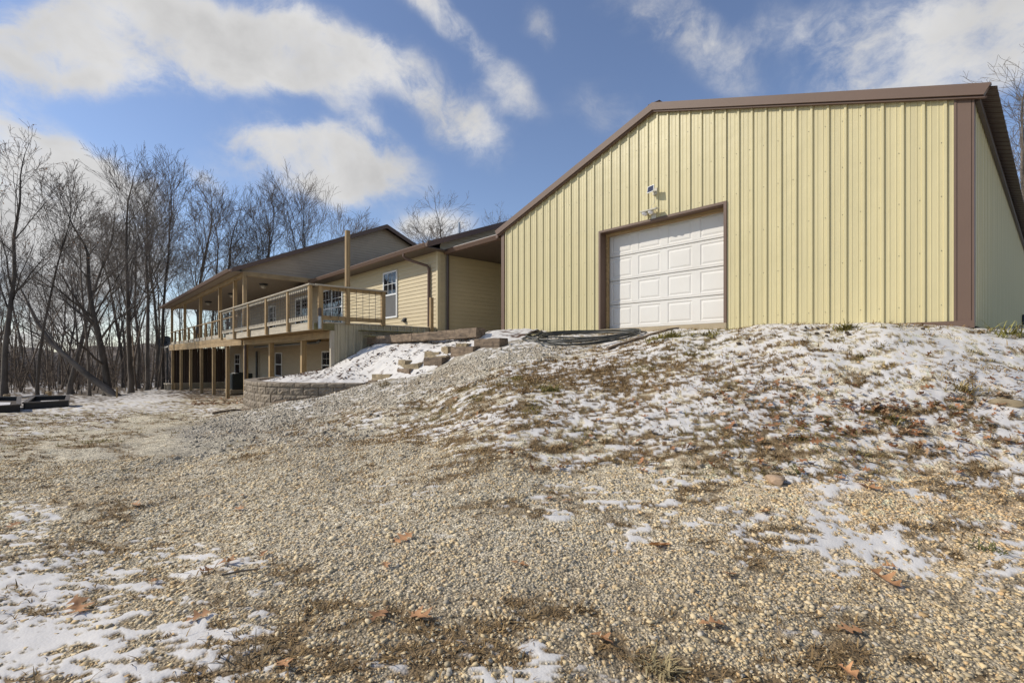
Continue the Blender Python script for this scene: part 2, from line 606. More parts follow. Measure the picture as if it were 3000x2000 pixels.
# ------------------------------------------------------------------ terrain
COLS = {  # bearing column -> (depth, height relative to the lens)
    -300: [(0.5, -1.22), (1.8, -1.21), (3.1, -1.21), (5, -1.23), (7, -1.28), (10, -1.43), (16, -1.74), (20, -1.98), (30, -2.45), (60, -3.3), (150, -5), (1500, -10)],
    0: [(0.5, -1.22), (1.8, -1.2), (3.1, -1.2), (5, -1.22), (7, -1.27), (10, -1.42), (16, -1.72), (20, -1.95), (30, -2.4), (60, -3.2), (150, -5), (1500, -10)],
    300: [(0.5, -1.22), (1.8, -1.2), (3.1, -1.2), (5, -1.21), (7, -1.25), (10, -1.40), (16, -1.66), (24, -1.95), (30, -2.4), (60, -3.2), (150, -5), (1500, -10)],
    500: [(0.5, -1.22), (1.8, -1.2), (3.1, -1.2), (5, -1.2), (7.9, -1.22), (10, -1.34), (16, -1.6), (24, -1.8), (35, -2.19), (60, -3), (150, -5), (1500, -10)],
    700: [(0.5, -1.22), (1.8, -1.2), (3.0, -1.17), (5, -1.12), (7.2, -1.115), (9, -1.22), (11, -1.33), (13, -1.34), (16, -1.56), (20.6, -1.74), (35, -2.1), (60, -3), (1500, -10)],
    850: [(0.5, -1.22), (1.8, -1.2), (2.9, -1.15), (5.6, -1.03), (7.8, -1.08), (9.5, -1.05), (11.2, -0.97), (12.5, -1.1), (16, -1.55), (25, -1.75), (60, -3), (1500, -10)],
    1000: [(0.5, -1.22), (1.8, -1.2), (2.9, -1.14), (4.3, -1.06), (6.3, -0.976), (8.7, -0.92), (10, -0.82), (11.1, -0.75), (13, -1.0), (16, -1.4), (25, -1.7), (60, -3), (1500, -10)],
    1100: [(0.5, -1.22), (1.8, -1.2), (2.9, -1.13), (4.3, -1.05), (5.8, -0.95), (7.5, -0.8), (9.5, -0.6), (10.9, -0.53), (13, -0.8), (16, -1.4), (25, -1.7), (60, -3), (1500, -10)],
    1250: [(0.5, -1.22), (1.8, -1.2), (2.9, -1.12), (4.2, -1.0), (5.7, -0.86), (7.2, -0.67), (8.7, -0.45), (10.0, -0.24), (11, -0.2), (13, -0.2), (16, -0.8), (25, -1.7), (60, -3), (1500, -10)],
    1400: [(0.5, -1.22), (1.8, -1.2), (2.9, -1.12), (4.0, -0.97), (5.6, -0.7), (7.2, -0.38), (8.4, -0.12), (9.3, 0.06), (9.9, 0.18), (10.8, 0.35), (13, 0.5), (20, 0.5), (30, -0.5), (60, -3), (1500, -10)],
    1500: [(0.5, -1.22), (1.8, -1.2), (2.9, -1.12), (3.9, -0.96), (4.6, -0.81), (5.6, -0.59), (6.3, -0.44), (7.2, -0.25), (8.3, 0.0), (9.2, 0.19), (10, 0.35), (11.5, 0.52), (13, 0.6), (25, 0.6), (60, -1), (1500, -10)],
    1750: [(0.5, -1.22), (1.8, -1.2), (2.9, -1.12), (3.9, -0.95), (4.6, -0.78), (5.5, -0.55), (6.4, -0.3), (7.3, -0.05), (8, 0.12), (8.8, 0.3), (9.6, 0.45), (10.6, 0.55), (12, 0.6), (25, 0.6), (60, -1), (1500, -10)],
    2000: [(0.5, -1.22), (1.8, -1.2), (2.9, -1.1), (3.8, -0.93), (4.5, -0.75), (5.3, -0.5), (6.1, -0.22), (7, 0.1), (7.6, 0.27), (8.3, 0.44), (9.0, 0.55), (10, 0.58), (25, 0.6), (60, -1), (1500, -10)],
    2300: [(0.5, -1.22), (1.8, -1.2), (2.8, -1.09), (3.7, -0.91), (4.3, -0.72), (5, -0.45), (5.7, -0.15), (6.3, 0.1), (6.8, 0.29), (7.2, 0.45), (7.6, 0.54), (9, 0.55), (25, 0.6), (60, -1), (1500, -10)],
    2600: [(0.5, -1.22), (1.8, -1.2), (2.8, -1.085), (3.6, -0.89), (4.0, -0.72), (4.5, -0.5), (5.1, -0.2), (5.7, 0.1), (6.1, 0.3), (6.45, 0.46), (7, 0.50), (9, 0.5), (25, 0.6), (60, -1), (1500, -10)],
    2850: [(0.5, -1.22), (1.8, -1.2), (2.8, -1.08), (3.5, -0.87), (4, -0.68), (4.5, -0.44), (5.0, -0.2), (5.5, 0.06), (5.9, 0.25), (6.2, 0.38), (6.6, 0.42), (9, 0.45), (25, 0.6), (60, -1), (1500, -10)],
    3300: [(0.5, -1.22), (1.8, -1.2), (2.7, -1.07), (3.4, -0.85), (3.9, -0.66), (4.4, -0.42), (4.9, -0.18), (5.4, 0.1), (5.8, 0.3), (6.1, 0.42), (6.6, 0.46), (9, 0.48), (25, 0.6), (60, -1), (1500, -10)],
}
NT, NR = 720, 500
_th = np.linspace(-math.pi, math.pi, NT)
_lr = np.linspace(math.log(0.4), math.log(2500), NR)


def _terrain_table():
    ths, prof = [], []
    for px in sorted(COLS):
        t = math.atan((px - 1500) / FPX)
        c = math.cos(t)
        d = np.array([p[0] for p in COLS[px]]) / c
        z = np.array([p[1] for p in COLS[px]])
        ths.append(t)
        prof.append(np.interp(_lr, np.log(d), z))
    first, last = prof[0], prof[-1]
    flat = np.interp(_lr, np.log([0.5, 5, 20, 60, 1500]), [-1.22, -1.25, -1.5, -2.5, -8])
    ths = [-math.pi, -2.2, -1.5] + ths + [1.5, 2.3, math.pi]
    prof = [flat, flat, first] + prof + [last * 0.6 + flat * 0.4, flat, flat]
    prof = np.array(prof)
    ths = np.array(ths)
    tab = np.empty((NT, NR))
    for j in range(NR):
        tab[:, j] = np.interp(_th, ths, prof[:, j])

    def blur(a, s, axis):
        n = int(3 * s)
        k = np.exp(-0.5 * (np.arange(-n, n + 1) / s) ** 2)
        k /= k.sum()
        pad = [(0, 0), (0, 0)]
        pad[axis] = (n, n)
        return np.apply_along_axis(lambda v: np.convolve(v, k, 'valid'), axis, np.pad(a, pad, mode='edge'))
    tab = blur(tab, 1.5, 0)
    tab = blur(tab, 1.8, 1)
    return tab


_TAB = _terrain_table()


def to_polar(x, y):
    d = -SS * x + CC * y
    r = CC * x + SS * y
    return np.arctan2(r, d), np.hypot(d, r)


def ground_rel(x, y):
    x, y = np.asarray(x, float), np.asarray(y, float)
    th, rad = to_polar(x, y)
    ft = np.clip((th + math.pi) / (2 * math.pi) * (NT - 1), 0, NT - 1.001)
    fr = np.clip((np.log(np.maximum(rad, 0.41)) - _lr[0]) / (_lr[-1] - _lr[0]) * (NR - 1), 0, NR - 1.001)
    i, j = ft.astype(int), fr.astype(int)
    a, b = ft - i, fr - j
    return (_TAB[i, j] * (1 - a) * (1 - b) + _TAB[i + 1, j] * a * (1 - b) + _TAB[i, j + 1] * (1 - a) * b + _TAB[i + 1, j + 1] * a * b)


def relief(x, y):
    rad = np.hypot(x, y)
    near = np.clip(rad / 3, 0.35, 1.6)
    return near * (0.020 * fbm(x, y, [(0.8, 1), (2.0, 0.5)], 3) + 0.0035 * fbm(x, y, [(7, 1), (16, 0.6)], 9))


def gz(x, y):
    """ground height (world z) at one point"""
    x, y = np.atleast_1d(np.asarray(x, float)), np.atleast_1d(np.asarray(y, float))
    z = CAM_H + ground_rel(x, y) + relief(x, y)
    return float(z[0]) if len(z) == 1 else z


def project(x, y, z):
    d = -SS * x + CC * y
    r = CC * x + SS * y
    dd = np.maximum(d, 0.05)
    return 1500 + FPX * r / dd, HOR - FPX * (z - CAM_H) / dd, d


# what covers the ground, at sample spots: bearing, row -> snow, grass, grey gravel
COVER = np.array([
    (100, 1950, .6, .25, .1), (100, 1750, .66, .25, .1), (300, 1700, .52, .2, .1), (480, 1860, .42, .25, .1), (300, 1850, .52, .25, .1), (480, 1650, .36, .15, .1), (700, 1960, .3, .45, .1),
    (50, 1540, .3, .25, .1), (300, 1540, .02, .45, .2), (600, 1500, 0, .05, .4), (900, 1500, 0, .05, .4), (900, 1780, .04, .3, .2), (720, 1700, .12, .2, .2),
    (1100, 1850, .06, .4, .1), (1200, 1960, .12, .6, .1), (1500, 1960, .14, .62, .1), (1560, 1890, .25, .3, .1), (1000, 1600, 0, .02, .5), (1500, 1600, 0, .04, .5),
    (1250, 1700, 0, .04, .4), (1650, 1470, .3, .2, .3), (1800, 1480, .33, .3, .2), (1350, 1450, .05, .15, .4), (1160, 1430, .12, .1, .4), (820, 1420, .05, .1, .4),
    (2000, 1500, .22, .3, .2), (2250, 1550, .33, .5, .1), (2500, 1580, .42, .4, .1), (2700, 1570, .38, .4, .1), (2930, 1660, .35, .3, .1), (2900, 1560, .15, .4, .1),
    (2000, 1700, 0, .08, .3), (2300, 1720, .02, .15, .1), (2600, 1760, .05, .05, .1), (2900, 1850, 0, .04, .1), (2000, 1850, .03, .3, .1), (2000, 1980, .04, .5, .1),
    (2400, 1950, .08, .4, .1), (2800, 1970, 0, .25, .1), (2300, 1450, 0, .08, .1), (2600, 1480, 0, .06, .1), (2900, 1490, 0, .15, .1), (1800, 1400, 0, .06, .3),
    (1500, 1375, 0, .06, .4), (1200, 1330, 0, .06, .5), (1700, 1700, 0, .04, .4), (1700, 1850, .02, .35, .2),
    (2000, 1385, .4, .3, 0), (2300, 1390, .6, .35, 0), (2700, 1400, .5, .4, 0), (2950, 1390, .5, .5, 0), (1800, 1320, .6, .4, 0), (1600, 1320, .42, .45, 0),
    (1400, 1300, .42, .5, .1), (1200, 1260, .4, .55, .2), (1000, 1275, .12, .3, .5), (1500, 1220, .48, .65, 0), (1700, 1200, .47, .7, 0), (1900, 1250, .6, .55, 0),
    (2200, 1250, .66, .5, 0), (2500, 1250, .7, .45, 0), (2800, 1250, .72, .45, 0), (2950, 1300, .7, .45, 0), (1400, 1140, .38, .65, .2), (1550, 1085, .4, .8, 0),
    (1750, 1100, .38, .85, 0), (1900, 1030, .5, .75, 0), (2000, 1100, .55, .65, 0), (2200, 1050, .68, .55, 0), (2500, 1050, .82, .35, 0), (2800, 1050, .84, .35, 0),
    (2950, 1100, .78, .4, 0), (2600, 975, .9, .3, 0), (2350, 960, .9, .3, 0), (2850, 985, .9, .3, 0), (2100, 985, .75, .45, 0), (1950, 975, .85, .25, 0),
    (1700, 995, .55, .08, .7), (1600, 1000, .4, .05, 1),
    (1450, 1035, .3, .03, 1), (1300, 1112, .1, .04, 1), (1100, 1165, .12, .05, 1), (950, 1195, .12, .08, 1), (800, 1225, .06, .03, 1), (650, 1243, .05, 0, 1),
    (560, 1266, .03, 0, 1), (1200, 1105, .22, 0, 1), (1000, 1155, .28, .05, 1), (850, 1187, .3, .02, 1), (720, 1212, .22, 0, 1), (1400, 1065, .1, .02, 1), (700, 1260, .02, .02, 1),
    (400, 1250, 0, .12, .1), (200, 1262, .04, .25, .1), (100, 1232, .2, .45, 0), (300, 1212, .3, .45, 0), (500, 1192, .4, .4, 0), (600, 1203, .35, .4, 0),
    (650, 1183, .1, .6, 0), (300, 1185, .55, .3, 0), (430, 1167, .8, .05, 0), (600, 1166, .15, .6, 0), (700, 1183, .1, .6, 0), (200, 1222, .4, .45, 0),
    (100, 1190, .5, .5, 0), (0, 1160, .45, .5, 0), (500, 1232, 0, .2, 0), (300, 1130, .2, .2, 0), (0, 1120, .2, .2, 0), (600, 1130, .1, .2, 0),
    (300, 1350, 0, .1, .4), (600, 1330, 0, .06, .6), (900, 1330, 0, .05, .6), (720, 1292, .05, .3, .4), (900, 1258, .2, .5, .5), (1050, 1225, .33, .5, .3), (1250, 1190, .36, .55, .3),
    (100, 1400, 0, .15, .2), (50, 1320, 0, .25, .1), (450, 1400, 0, .05, .5), (450, 1290, 0, .08, .3),
], float)


def cover(x, y, z):
    px, py, d = project(x, y, z)
    px = np.clip(px, -350, 3350)
    py = np.clip(py, 945, 2250)
    out = np.zeros((len(x), 3))
    wsum = np.zeros(len(x))
    for (cx, cy, s, g, q) in COVER:
        sy = 0.35 + 0.0012 * abs(cy - 1040) + 0.0012 * np.abs(py - 1040)   # rows near the horizon stand for more ground
        w = 1.0 / ((((px - cx) / 110) ** 2 + ((py - cy) / (45 * sy)) ** 2) + 0.15) ** 2
        out += w[:, None] * np.array((s, g, q))
        wsum += w
    out /= wsum[:, None]
    slope = (py < 1400) & (px > 1000)
    out[slope, 0] *= .78
    out[slope, 1] = np.minimum(out[slope, 1] * 1.2, .95)
    back = d < 0.3
    out[back] = (0.25, 0.25, 0.3)
    return out[:, 0], out[:, 1], out[:, 2], px, py, d


def drawn_out(x, y):
    """coordinates squeezed across the slope so that patches run along its contour"""
    return (CC * x + SS * y) * .55, (-SS * x + CC * y) * 1.25


def grass_mask(x, y, g):
    u, v = drawn_out(x, y)
    gp = fbm(u, v, [(1.7, 0.5), (6, 0.9), (15, 1.0), (30, .8)], 45)
    return sstep(-0.15, 0.2, g * 1.1 - 1 / (1 + np.exp(-1.702 * gp)))


def snow_mask(x, y, s):
    x, y = drawn_out(x, y)
    n = fbm(x, y, [(1.5, 0.4), (4.2, 0.5), (10, 0.85), (24, 1.0), (50, 0.8)], 21)
    u = 1 / (1 + np.exp(-1.702 * n))
    return sstep(-0.07, 0.07, s * 1.06 - 0.03 - u)


SOIL = np.array((0.225, 0.158, 0.085))
TAN = np.array((0.82, 0.70, 0.49))
GREY = np.array((0.54, 0.475, 0.37))
SNOW = np.array((0.645, 0.615, 0.575))
STRAW = np.array((0.235, 0.175, 0.09))


def ground_material():
    m, nt, b = new_mat('gravel_grass_and_snow')
    N, L = nt.nodes, nt.links
    col = N.new('ShaderNodeAttribute')
    col.attribute_name = 'Col'
    sn = N.new('ShaderNodeAttribute')
    sn.attribute_name = 'snow'
    gr = N.new('ShaderNodeAttribute')
    gr.attribute_name = 'gravel'
    geo = N.new('ShaderNodeNewGeometry')
    vo = N.new('ShaderNodeTexVoronoi')
    vo.inputs['Scale'].default_value = 78
    L.new(geo.outputs['Position'], vo.inputs['Vector'])
    vo2 = N.new('ShaderNodeTexVoronoi')
    vo2.inputs['Scale'].default_value = 33
    L.new(geo.outputs['Position'], vo2.inputs['Vector'])
    nz = N.new('ShaderNodeTexNoise')
    nz.inputs['Scale'].default_value = 70
    nz.inputs['Detail'].default_value = 5
    L.new(geo.outputs['Position'], nz.inputs['Vector'])

    def mrange(v, a, b_, c, d):
        n = N.new('ShaderNodeMapRange')
        n.inputs['From Min'].default_value = a
        n.inputs['From Max'].default_value = b_
        n.inputs['To Min'].default_value = c
        n.inputs['To Max'].default_value = d
        L.new(v, n.inputs['Value'])
        return n.outputs[0]

    def mul(a, b_):
        n = N.new('ShaderNodeMath')
        n.operation = 'MULTIPLY'
        for i, v in enumerate((a, b_)):
            if isinstance(v, float):
                n.inputs[i].default_value = v
            else:
                L.new(v, n.inputs[i])
        return n.outputs[0]
    sep = N.new('ShaderNodeSeparateColor')
    L.new(vo.outputs['Color'], sep.inputs[0])
    sep2 = N.new('ShaderNodeSeparateColor')
    L.new(vo2.outputs['Color'], sep2.inputs[0])
    cell = mul(mrange(sep.outputs[0], 0, 1, 0.55, 1.35), mrange(sep2.outputs[0], 0, 1, 0.8, 1.2))
    gap = mrange(vo.outputs['Distance'], 0.35, 0.75, 1.0, 0.42)
    grain = mrange(nz.outputs['Fac'], 0.3, 0.7, 0.72, 1.25)
    shade = mul(mul(cell, gap), grain)
    mixg = N.new('ShaderNodeMix')
    L.new(gr.outputs['Fac'], mixg.inputs[0])
    L.new(grain, mixg.inputs[2])
    L.new(shade, mixg.inputs[3])
    one = N.new('ShaderNodeMix')
    L.new(sn.outputs['Fac'], one.inputs[0])
    L.new(mixg.outputs[0], one.inputs[2])
    one.inputs[3].default_value = 1.0
    vm = N.new('ShaderNodeVectorMath')
    vm.operation = 'SCALE'
    L.new(col.outputs['Color'], vm.inputs[0])
    L.new(one.outputs[0], vm.inputs['Scale'])
    L.new(vm.outputs[0], b.inputs['Base Color'])
    b.inputs['Roughness'].default_value = 0.85
    b.inputs['Specular IOR Level'].default_value = 0.25
    # stones stand proud, snow is soft
    hgt = N.new('ShaderNodeMath')
    hgt.operation = 'SUBTRACT'
    L.new(mul(nz.outputs['Fac'], 0.5), hgt.inputs[0])
    L.new(vo.outputs['Distance'], hgt.inputs[1])
    bp = N.new('ShaderNodeBump')
    L.new(hgt.outputs[0], bp.inputs['Height'])
    bp.inputs['Distance'].default_value = 0.008
    L.new(mrange(sn.outputs['Fac'], 0, 1, 0.9, 0.12), bp.inputs['Strength'])
    L.new(bp.outputs[0], b.inputs['Normal'])
    return m


M['ground'] = ground_material()


def cover_colour(x, y, s, g, q, rowtint, seed=40, fg=None):
    patch = fbm(x, y, [(0.8, 1), (2.1, 0.8), (6, 0.6), (17, 0.5)], seed)
    fine = fbm(x, y, [(24, 1), (60, 0.8)], seed + 20)
    grav = TAN[None] * (1 - q[:, None]) + GREY[None] * q[:, None]
    grav = grav * (1 + 0.10 * patch + 0.10 * fine)[:, None]
    soilpatch = sstep(0.5, 2.0, patch)[:, None] * 0.6
    grav = grav * (1 - soilpatch) + SOIL[None] * 1.3 * soilpatch
    grav = grav * (1 + rowtint[:, None] * np.array((0.10, -0.02, -0.14)))
    if fg is not None:                                       # brown soil in the foreground, also darkened as shade between the stones
        grav = grav * (1 - .5 * fg[:, None]) + SOIL[None] * (1 + .2 * fine)[:, None] * .5 * fg[:, None]
    gm = grass_mask(x, y, g)
    turf = (SOIL * 0.9)[None] * (1 + 0.25 * fine)[:, None]
    base = grav * (1 - gm[:, None]) + turf * gm[:, None]
    sm = snow_mask(x, y, s)
    snowc = SNOW[None] * (1 + 0.015 * fine)[:, None]
    c = base * (1 - sm[:, None]) + snowc * sm[:, None]
    return np.clip(c, 0.01, 0.86), sm, gm


def build_ground():
    f_in = math.radians(70)
    th = np.concatenate([np.linspace(-math.pi, -f_in, 60)[:-1], np.linspace(-f_in, math.radians(70), 850), np.linspace(math.radians(70), math.pi, 60)[1:]])
    rad = np.concatenate([[0.25, 0.5, 0.8, 1.05], np.exp(np.linspace(math.log(1.2), math.log(44), 440)), np.exp(np.linspace(math.log(45.5), math.log(2400), 50))])
    T, R = np.meshgrid(th, rad, indexing='ij')
    d, r = R * np.cos(T), R * np.sin(T)
    x = (-SS * d + CC * r).ravel()
    y = (CC * d + SS * r).ravel()
    z = CAM_H + ground_rel(x, y) + relief(x, y) * (np.hypot(x, y) < 400)
    s, g, q, px, py, dep = cover(x, y, z)
    rowtint = sstep(1500, 2800, px) * (1 - np.abs((py - 1470) / 330)).clip(0, 1) - 0.15
    fg = sstep(1480, 1850, py) * (dep > .3)
    c, sm, gm = cover_colour(x, y, s, g, q, rowtint, fg=fg)
    far = np.hypot(x, y) > 26
    litter = np.array((0.15, 0.112, 0.075))
    k = sstep(24, 30, np.hypot(x, y))[:, None] * (1 - 0.8 * sm[:, None])
    c = c * (1 - k) + litter * k
    z = z + sm * 0.005 - gm * (1 - sm) * 0.002
    nt_, nr_ = T.shape
    idx = np.arange(nt_ * nr_).reshape(nt_, nr_)
    f = np.stack([idx[:-1, :-1], idx[:-1, 1:], idx[1:, 1:], idx[1:, :-1]], -1).reshape(-1, 4)
    # inner cap
    me = fast_mesh('ground', np.stack([x, y, z], 1), f[:, ::-1], c, True, {'snow': sm, 'gravel': (1 - gm) * (1 - 0.6 * far)})
    me.materials.append(M['ground'])
    o = bpy.data.objects.new('ground', me)
    COL.objects.link(o)
    return tag(o, kind='structure')


ground = build_ground()

# ------------------------------------------------------------------ raised bank between the barn and the deck (behind the block wall)
WALL_Z = -0.57
WALL_PTS = [tuple(P(px, 1110, d)[:2]) for px, d in ((872, 15.9), (795, 15.0), (738, 13.75), (748, 12.65), (790, 11.95), (885, 11.6), (985, 11.5), (1078, 11.5))]
BANK = []
for (px, py, d) in [(1180, 1005, 13), (1200, 1040, 11.2), (1100, 1070, 11.7), (1000, 1102, 11.9), (1000, 1062, 13.2), (900, 1093, 13.8), (1090, 1025, 13.1),
                    (1300, 1010, 11.3), (1250, 1055, 10.7), (1290, 1030, 10.6), (1380, 1000, 10.4), (1160, 1090, 11.0), (1090, 1115, 11.2), (930, 1112, 12.3), (1380, 990, 10.8)]:
    p = P(px, py, d)
    BANK.append((p.x, p.y, p.z - CAM_H))
for (wx, wy) in WALL_PTS[1:]:
    BANK.append((wx, wy, WALL_Z - 0.09))
BANK += [(-14.6, 5.2, -0.62), (-15.6, 5.6, -0.75), (-14.0, 6.2, -0.55), (-9.0, 7.2, 0.55), (-11, 7.2, 0.56), (-12.8, 7.4, 0.56), (-9.3, 8.6, 0.58), (-12.8, 9.0, 0.6),
         (-11, 11, 0.62), (-12.9, 13, 0.62), (-9.9, 13, 0.62), (-8.1, 6.5, 0.50), (-13.1, 6.15, 0.3), (-13.05, 5.6, -0.05)]
for (px, d) in ((1078, 11.0), (1163, 10.7), (1241, 10.3), (1320, 10.0), (1389, 9.75), (1463, 9.7)):
    p = P(px, 1050, d)
    BANK.append((p.x, p.y, float(ground_rel(p.x, p.y)) - .02))
    p = P(px, 1050, d - .6)
    BANK.append((p.x, p.y, float(ground_rel(p.x, p.y)) - .14))
BANK = np.array(BANK)


def rbf_fit(pts):
    n = len(pts)
    r = np.hypot(pts[:, None, 0] - pts[None, :, 0], pts[:, None, 1] - pts[None, :, 1])
    K = np.where(r > 0, r * r * np.log(r + 1e-12), 0) + np.eye(n) * 0.12
    A = np.zeros((n + 3, n + 3))
    A[:n, :n] = K
    A[:n, n] = 1
    A[:n, n + 1:] = pts[:, :2]
    A[n, :n] = 1
    A[n + 1:, :n] = pts[:, :2].T
    return np.linalg.solve(A, np.concatenate([pts[:, 2], [0, 0, 0]]))


_BW = rbf_fit(BANK)


def bank_rel(x, y):
    r = np.hypot(x[:, None] - BANK[None, :, 0], y[:, None] - BANK[None, :, 1])
    K = np.where(r > 0, r * r * np.log(r + 1e-12), 0)
    return K @ _BW[:-3] + _BW[-3] + x * _BW[-2] + y * _BW[-1]


def spline(pts, n):
    pts = [Vector(p) for p in pts]
    out = []
    for i in range(len(pts) - 1):
        p0, p1, p2, p3 = pts[max(i - 1, 0)], pts[i], pts[i + 1], pts[min(i + 2, len(pts) - 1)]
        for k in range(n):
            t = k / n
            out.append(0.5 * ((2 * p1) + (-p0 + p2) * t + (2 * p0 - 5 * p1 + 4 * p2 - p3) * t * t + (-p0 + 3 * p1 - 3 * p2 + p3) * t ** 3))
    out.append(pts[-1])
    return out


WALL_CURVE = spline([(a, b, 0) for a, b in WALL_PTS], 10)
BANK_POLY = [(p.x, p.y) for p in WALL_CURVE] + [tuple(P(px, 1050, d)[:2]) for px, d in ((1085, 10.5), (1163, 10.15), (1241, 9.75), (1320, 9.45), (1400, 9.2), (1480, 9.2), (1520, 9.6))] + [(-8.2, 8.6), (-10.0, 8.75), (-10.05, 13.5), (-13.2, 13.5), (-13.22, 5.7), (-14.6, 6.4), (-16.6, 6.2)]


def in_poly(x, y, poly):
    ins = np.zeros(len(x), bool)
    n = len(poly)
    for i in range(n):
        x0, y0 = poly[i]
        x1, y1 = poly[(i + 1) % n]
        c = ((y0 > y) != (y1 > y)) & (x < (x1 - x0) * (y - y0) / (y1 - y0 + 1e-12) + x0)
        ins ^= c
    return ins


def build_bank():
    st = 0.045
    xs = np.arange(-17.2, -6.6, st)
    ys = np.arange(3.4, 13.5, st)
    X, Y = np.meshgrid(xs, ys, indexing='ij')
    x, y = X.ravel(), Y.ravel()
    ins = in_poly(x, y, BANK_POLY)
    z = np.full(len(x), -9.0)
    z[ins] = bank_rel(x[ins], y[ins]) + 0.02 * fbm(x[ins], y[ins], [(1.5, 1), (4, .6)], 61) + 0.008 * fbm(x[ins], y[ins], [(9, 1), (20, .6)], 62)
    deb = fbm(x, y, [(5, .8), (12, 1), (25, .7)], 63)
    s = np.where(y > 6.7, .75, .93)
    sm = sstep(-0.06, 0.06, s - 1 / (1 + np.exp(-1.702 * deb)))
    c = SNOW * sm[:, None] + np.array((0.11, 0.062, 0.04)) * (1 - sm[:, None])
    idx = np.arange(len(x)).reshape(X.shape)
    f = np.stack([idx[:-1, :-1], idx[1:, :-1], idx[1:, 1:], idx[:-1, 1:]], -1).reshape(-1, 4)
    f = f[ins[f].all(1)]
    used = np.unique(f)
    remap = np.full(len(x), -1)
    remap[used] = np.arange(len(used))
    v = np.stack([x, y, z + CAM_H + 0.008 * sm], 1)[used]
    me = fast_mesh('snow_bank', v, remap[f], c[used], True, {'snow': sm[used], 'gravel': np.zeros(len(used))})
    me.materials.append(M['ground'])
    o = bpy.data.objects.new('snow_bank', me)
    COL.objects.link(o)
    return tag(o, kind='structure')


bank = build_bank()


def bz(x, y):
    return CAM_H + float(bank_rel(np.array([x]), np.array([y]))[0])


# ------------------------------------------------------------------ the metal barn
YB = 8.74
XR, XL = x_at(2847, YB), x_at(1473, YB)
XA = (XR + XL) / 2
Z_EAVE, Z_APEX, Z_FLOOR = Zr(3.44), Zr(5.0), Zr(0.63)
PITCH = (Z_APEX - Z_EAVE) / (XR - XA)
BARN_LEN = 14.0
RIB0, RIBS = x_at(2771, YB), 0.2286
DOOR = (x_at(1756, YB), x_at(2129, YB), Zr(2.81))


def rake_z(x):
    return Z_APEX - PITCH * abs(x - XA)


def rib_profile(a, b, origin, step=RIBS):
    """(position, depth) points of ribbed sheet between a and b"""
    pts = [(a, 0.0), (b, 0.0)]
    k0 = int(math.floor((a - origin) / step)) - 1
    k1 = int(math.ceil((b - origin) / step)) + 1
    for k in range(k0, k1 + 1):
        c = origin + k * step
        for off, dep in ((-0.03, 0), (-0.015, 0.025), (0.013, 0.025), (0.027, 0)):
            pts.append((c + off, dep))
        for m in (1 / 3, 2 / 3):
            e = c + step * m
            for off, dep in ((-0.011, 0), (-0.004, 0.0045), (0.004, 0.0045), (0.011, 0)):
                pts.append((e + off, dep))
    pts = [p for p in pts if a - 1e-9 <= p[0] <= b + 1e-9]
    pts.sort()
    return pts


barn = thing('metal_barn', 'large pale yellow metal barn with brown trim and white overhead door', 'barn', (XA, YB, Zr(0.45)))


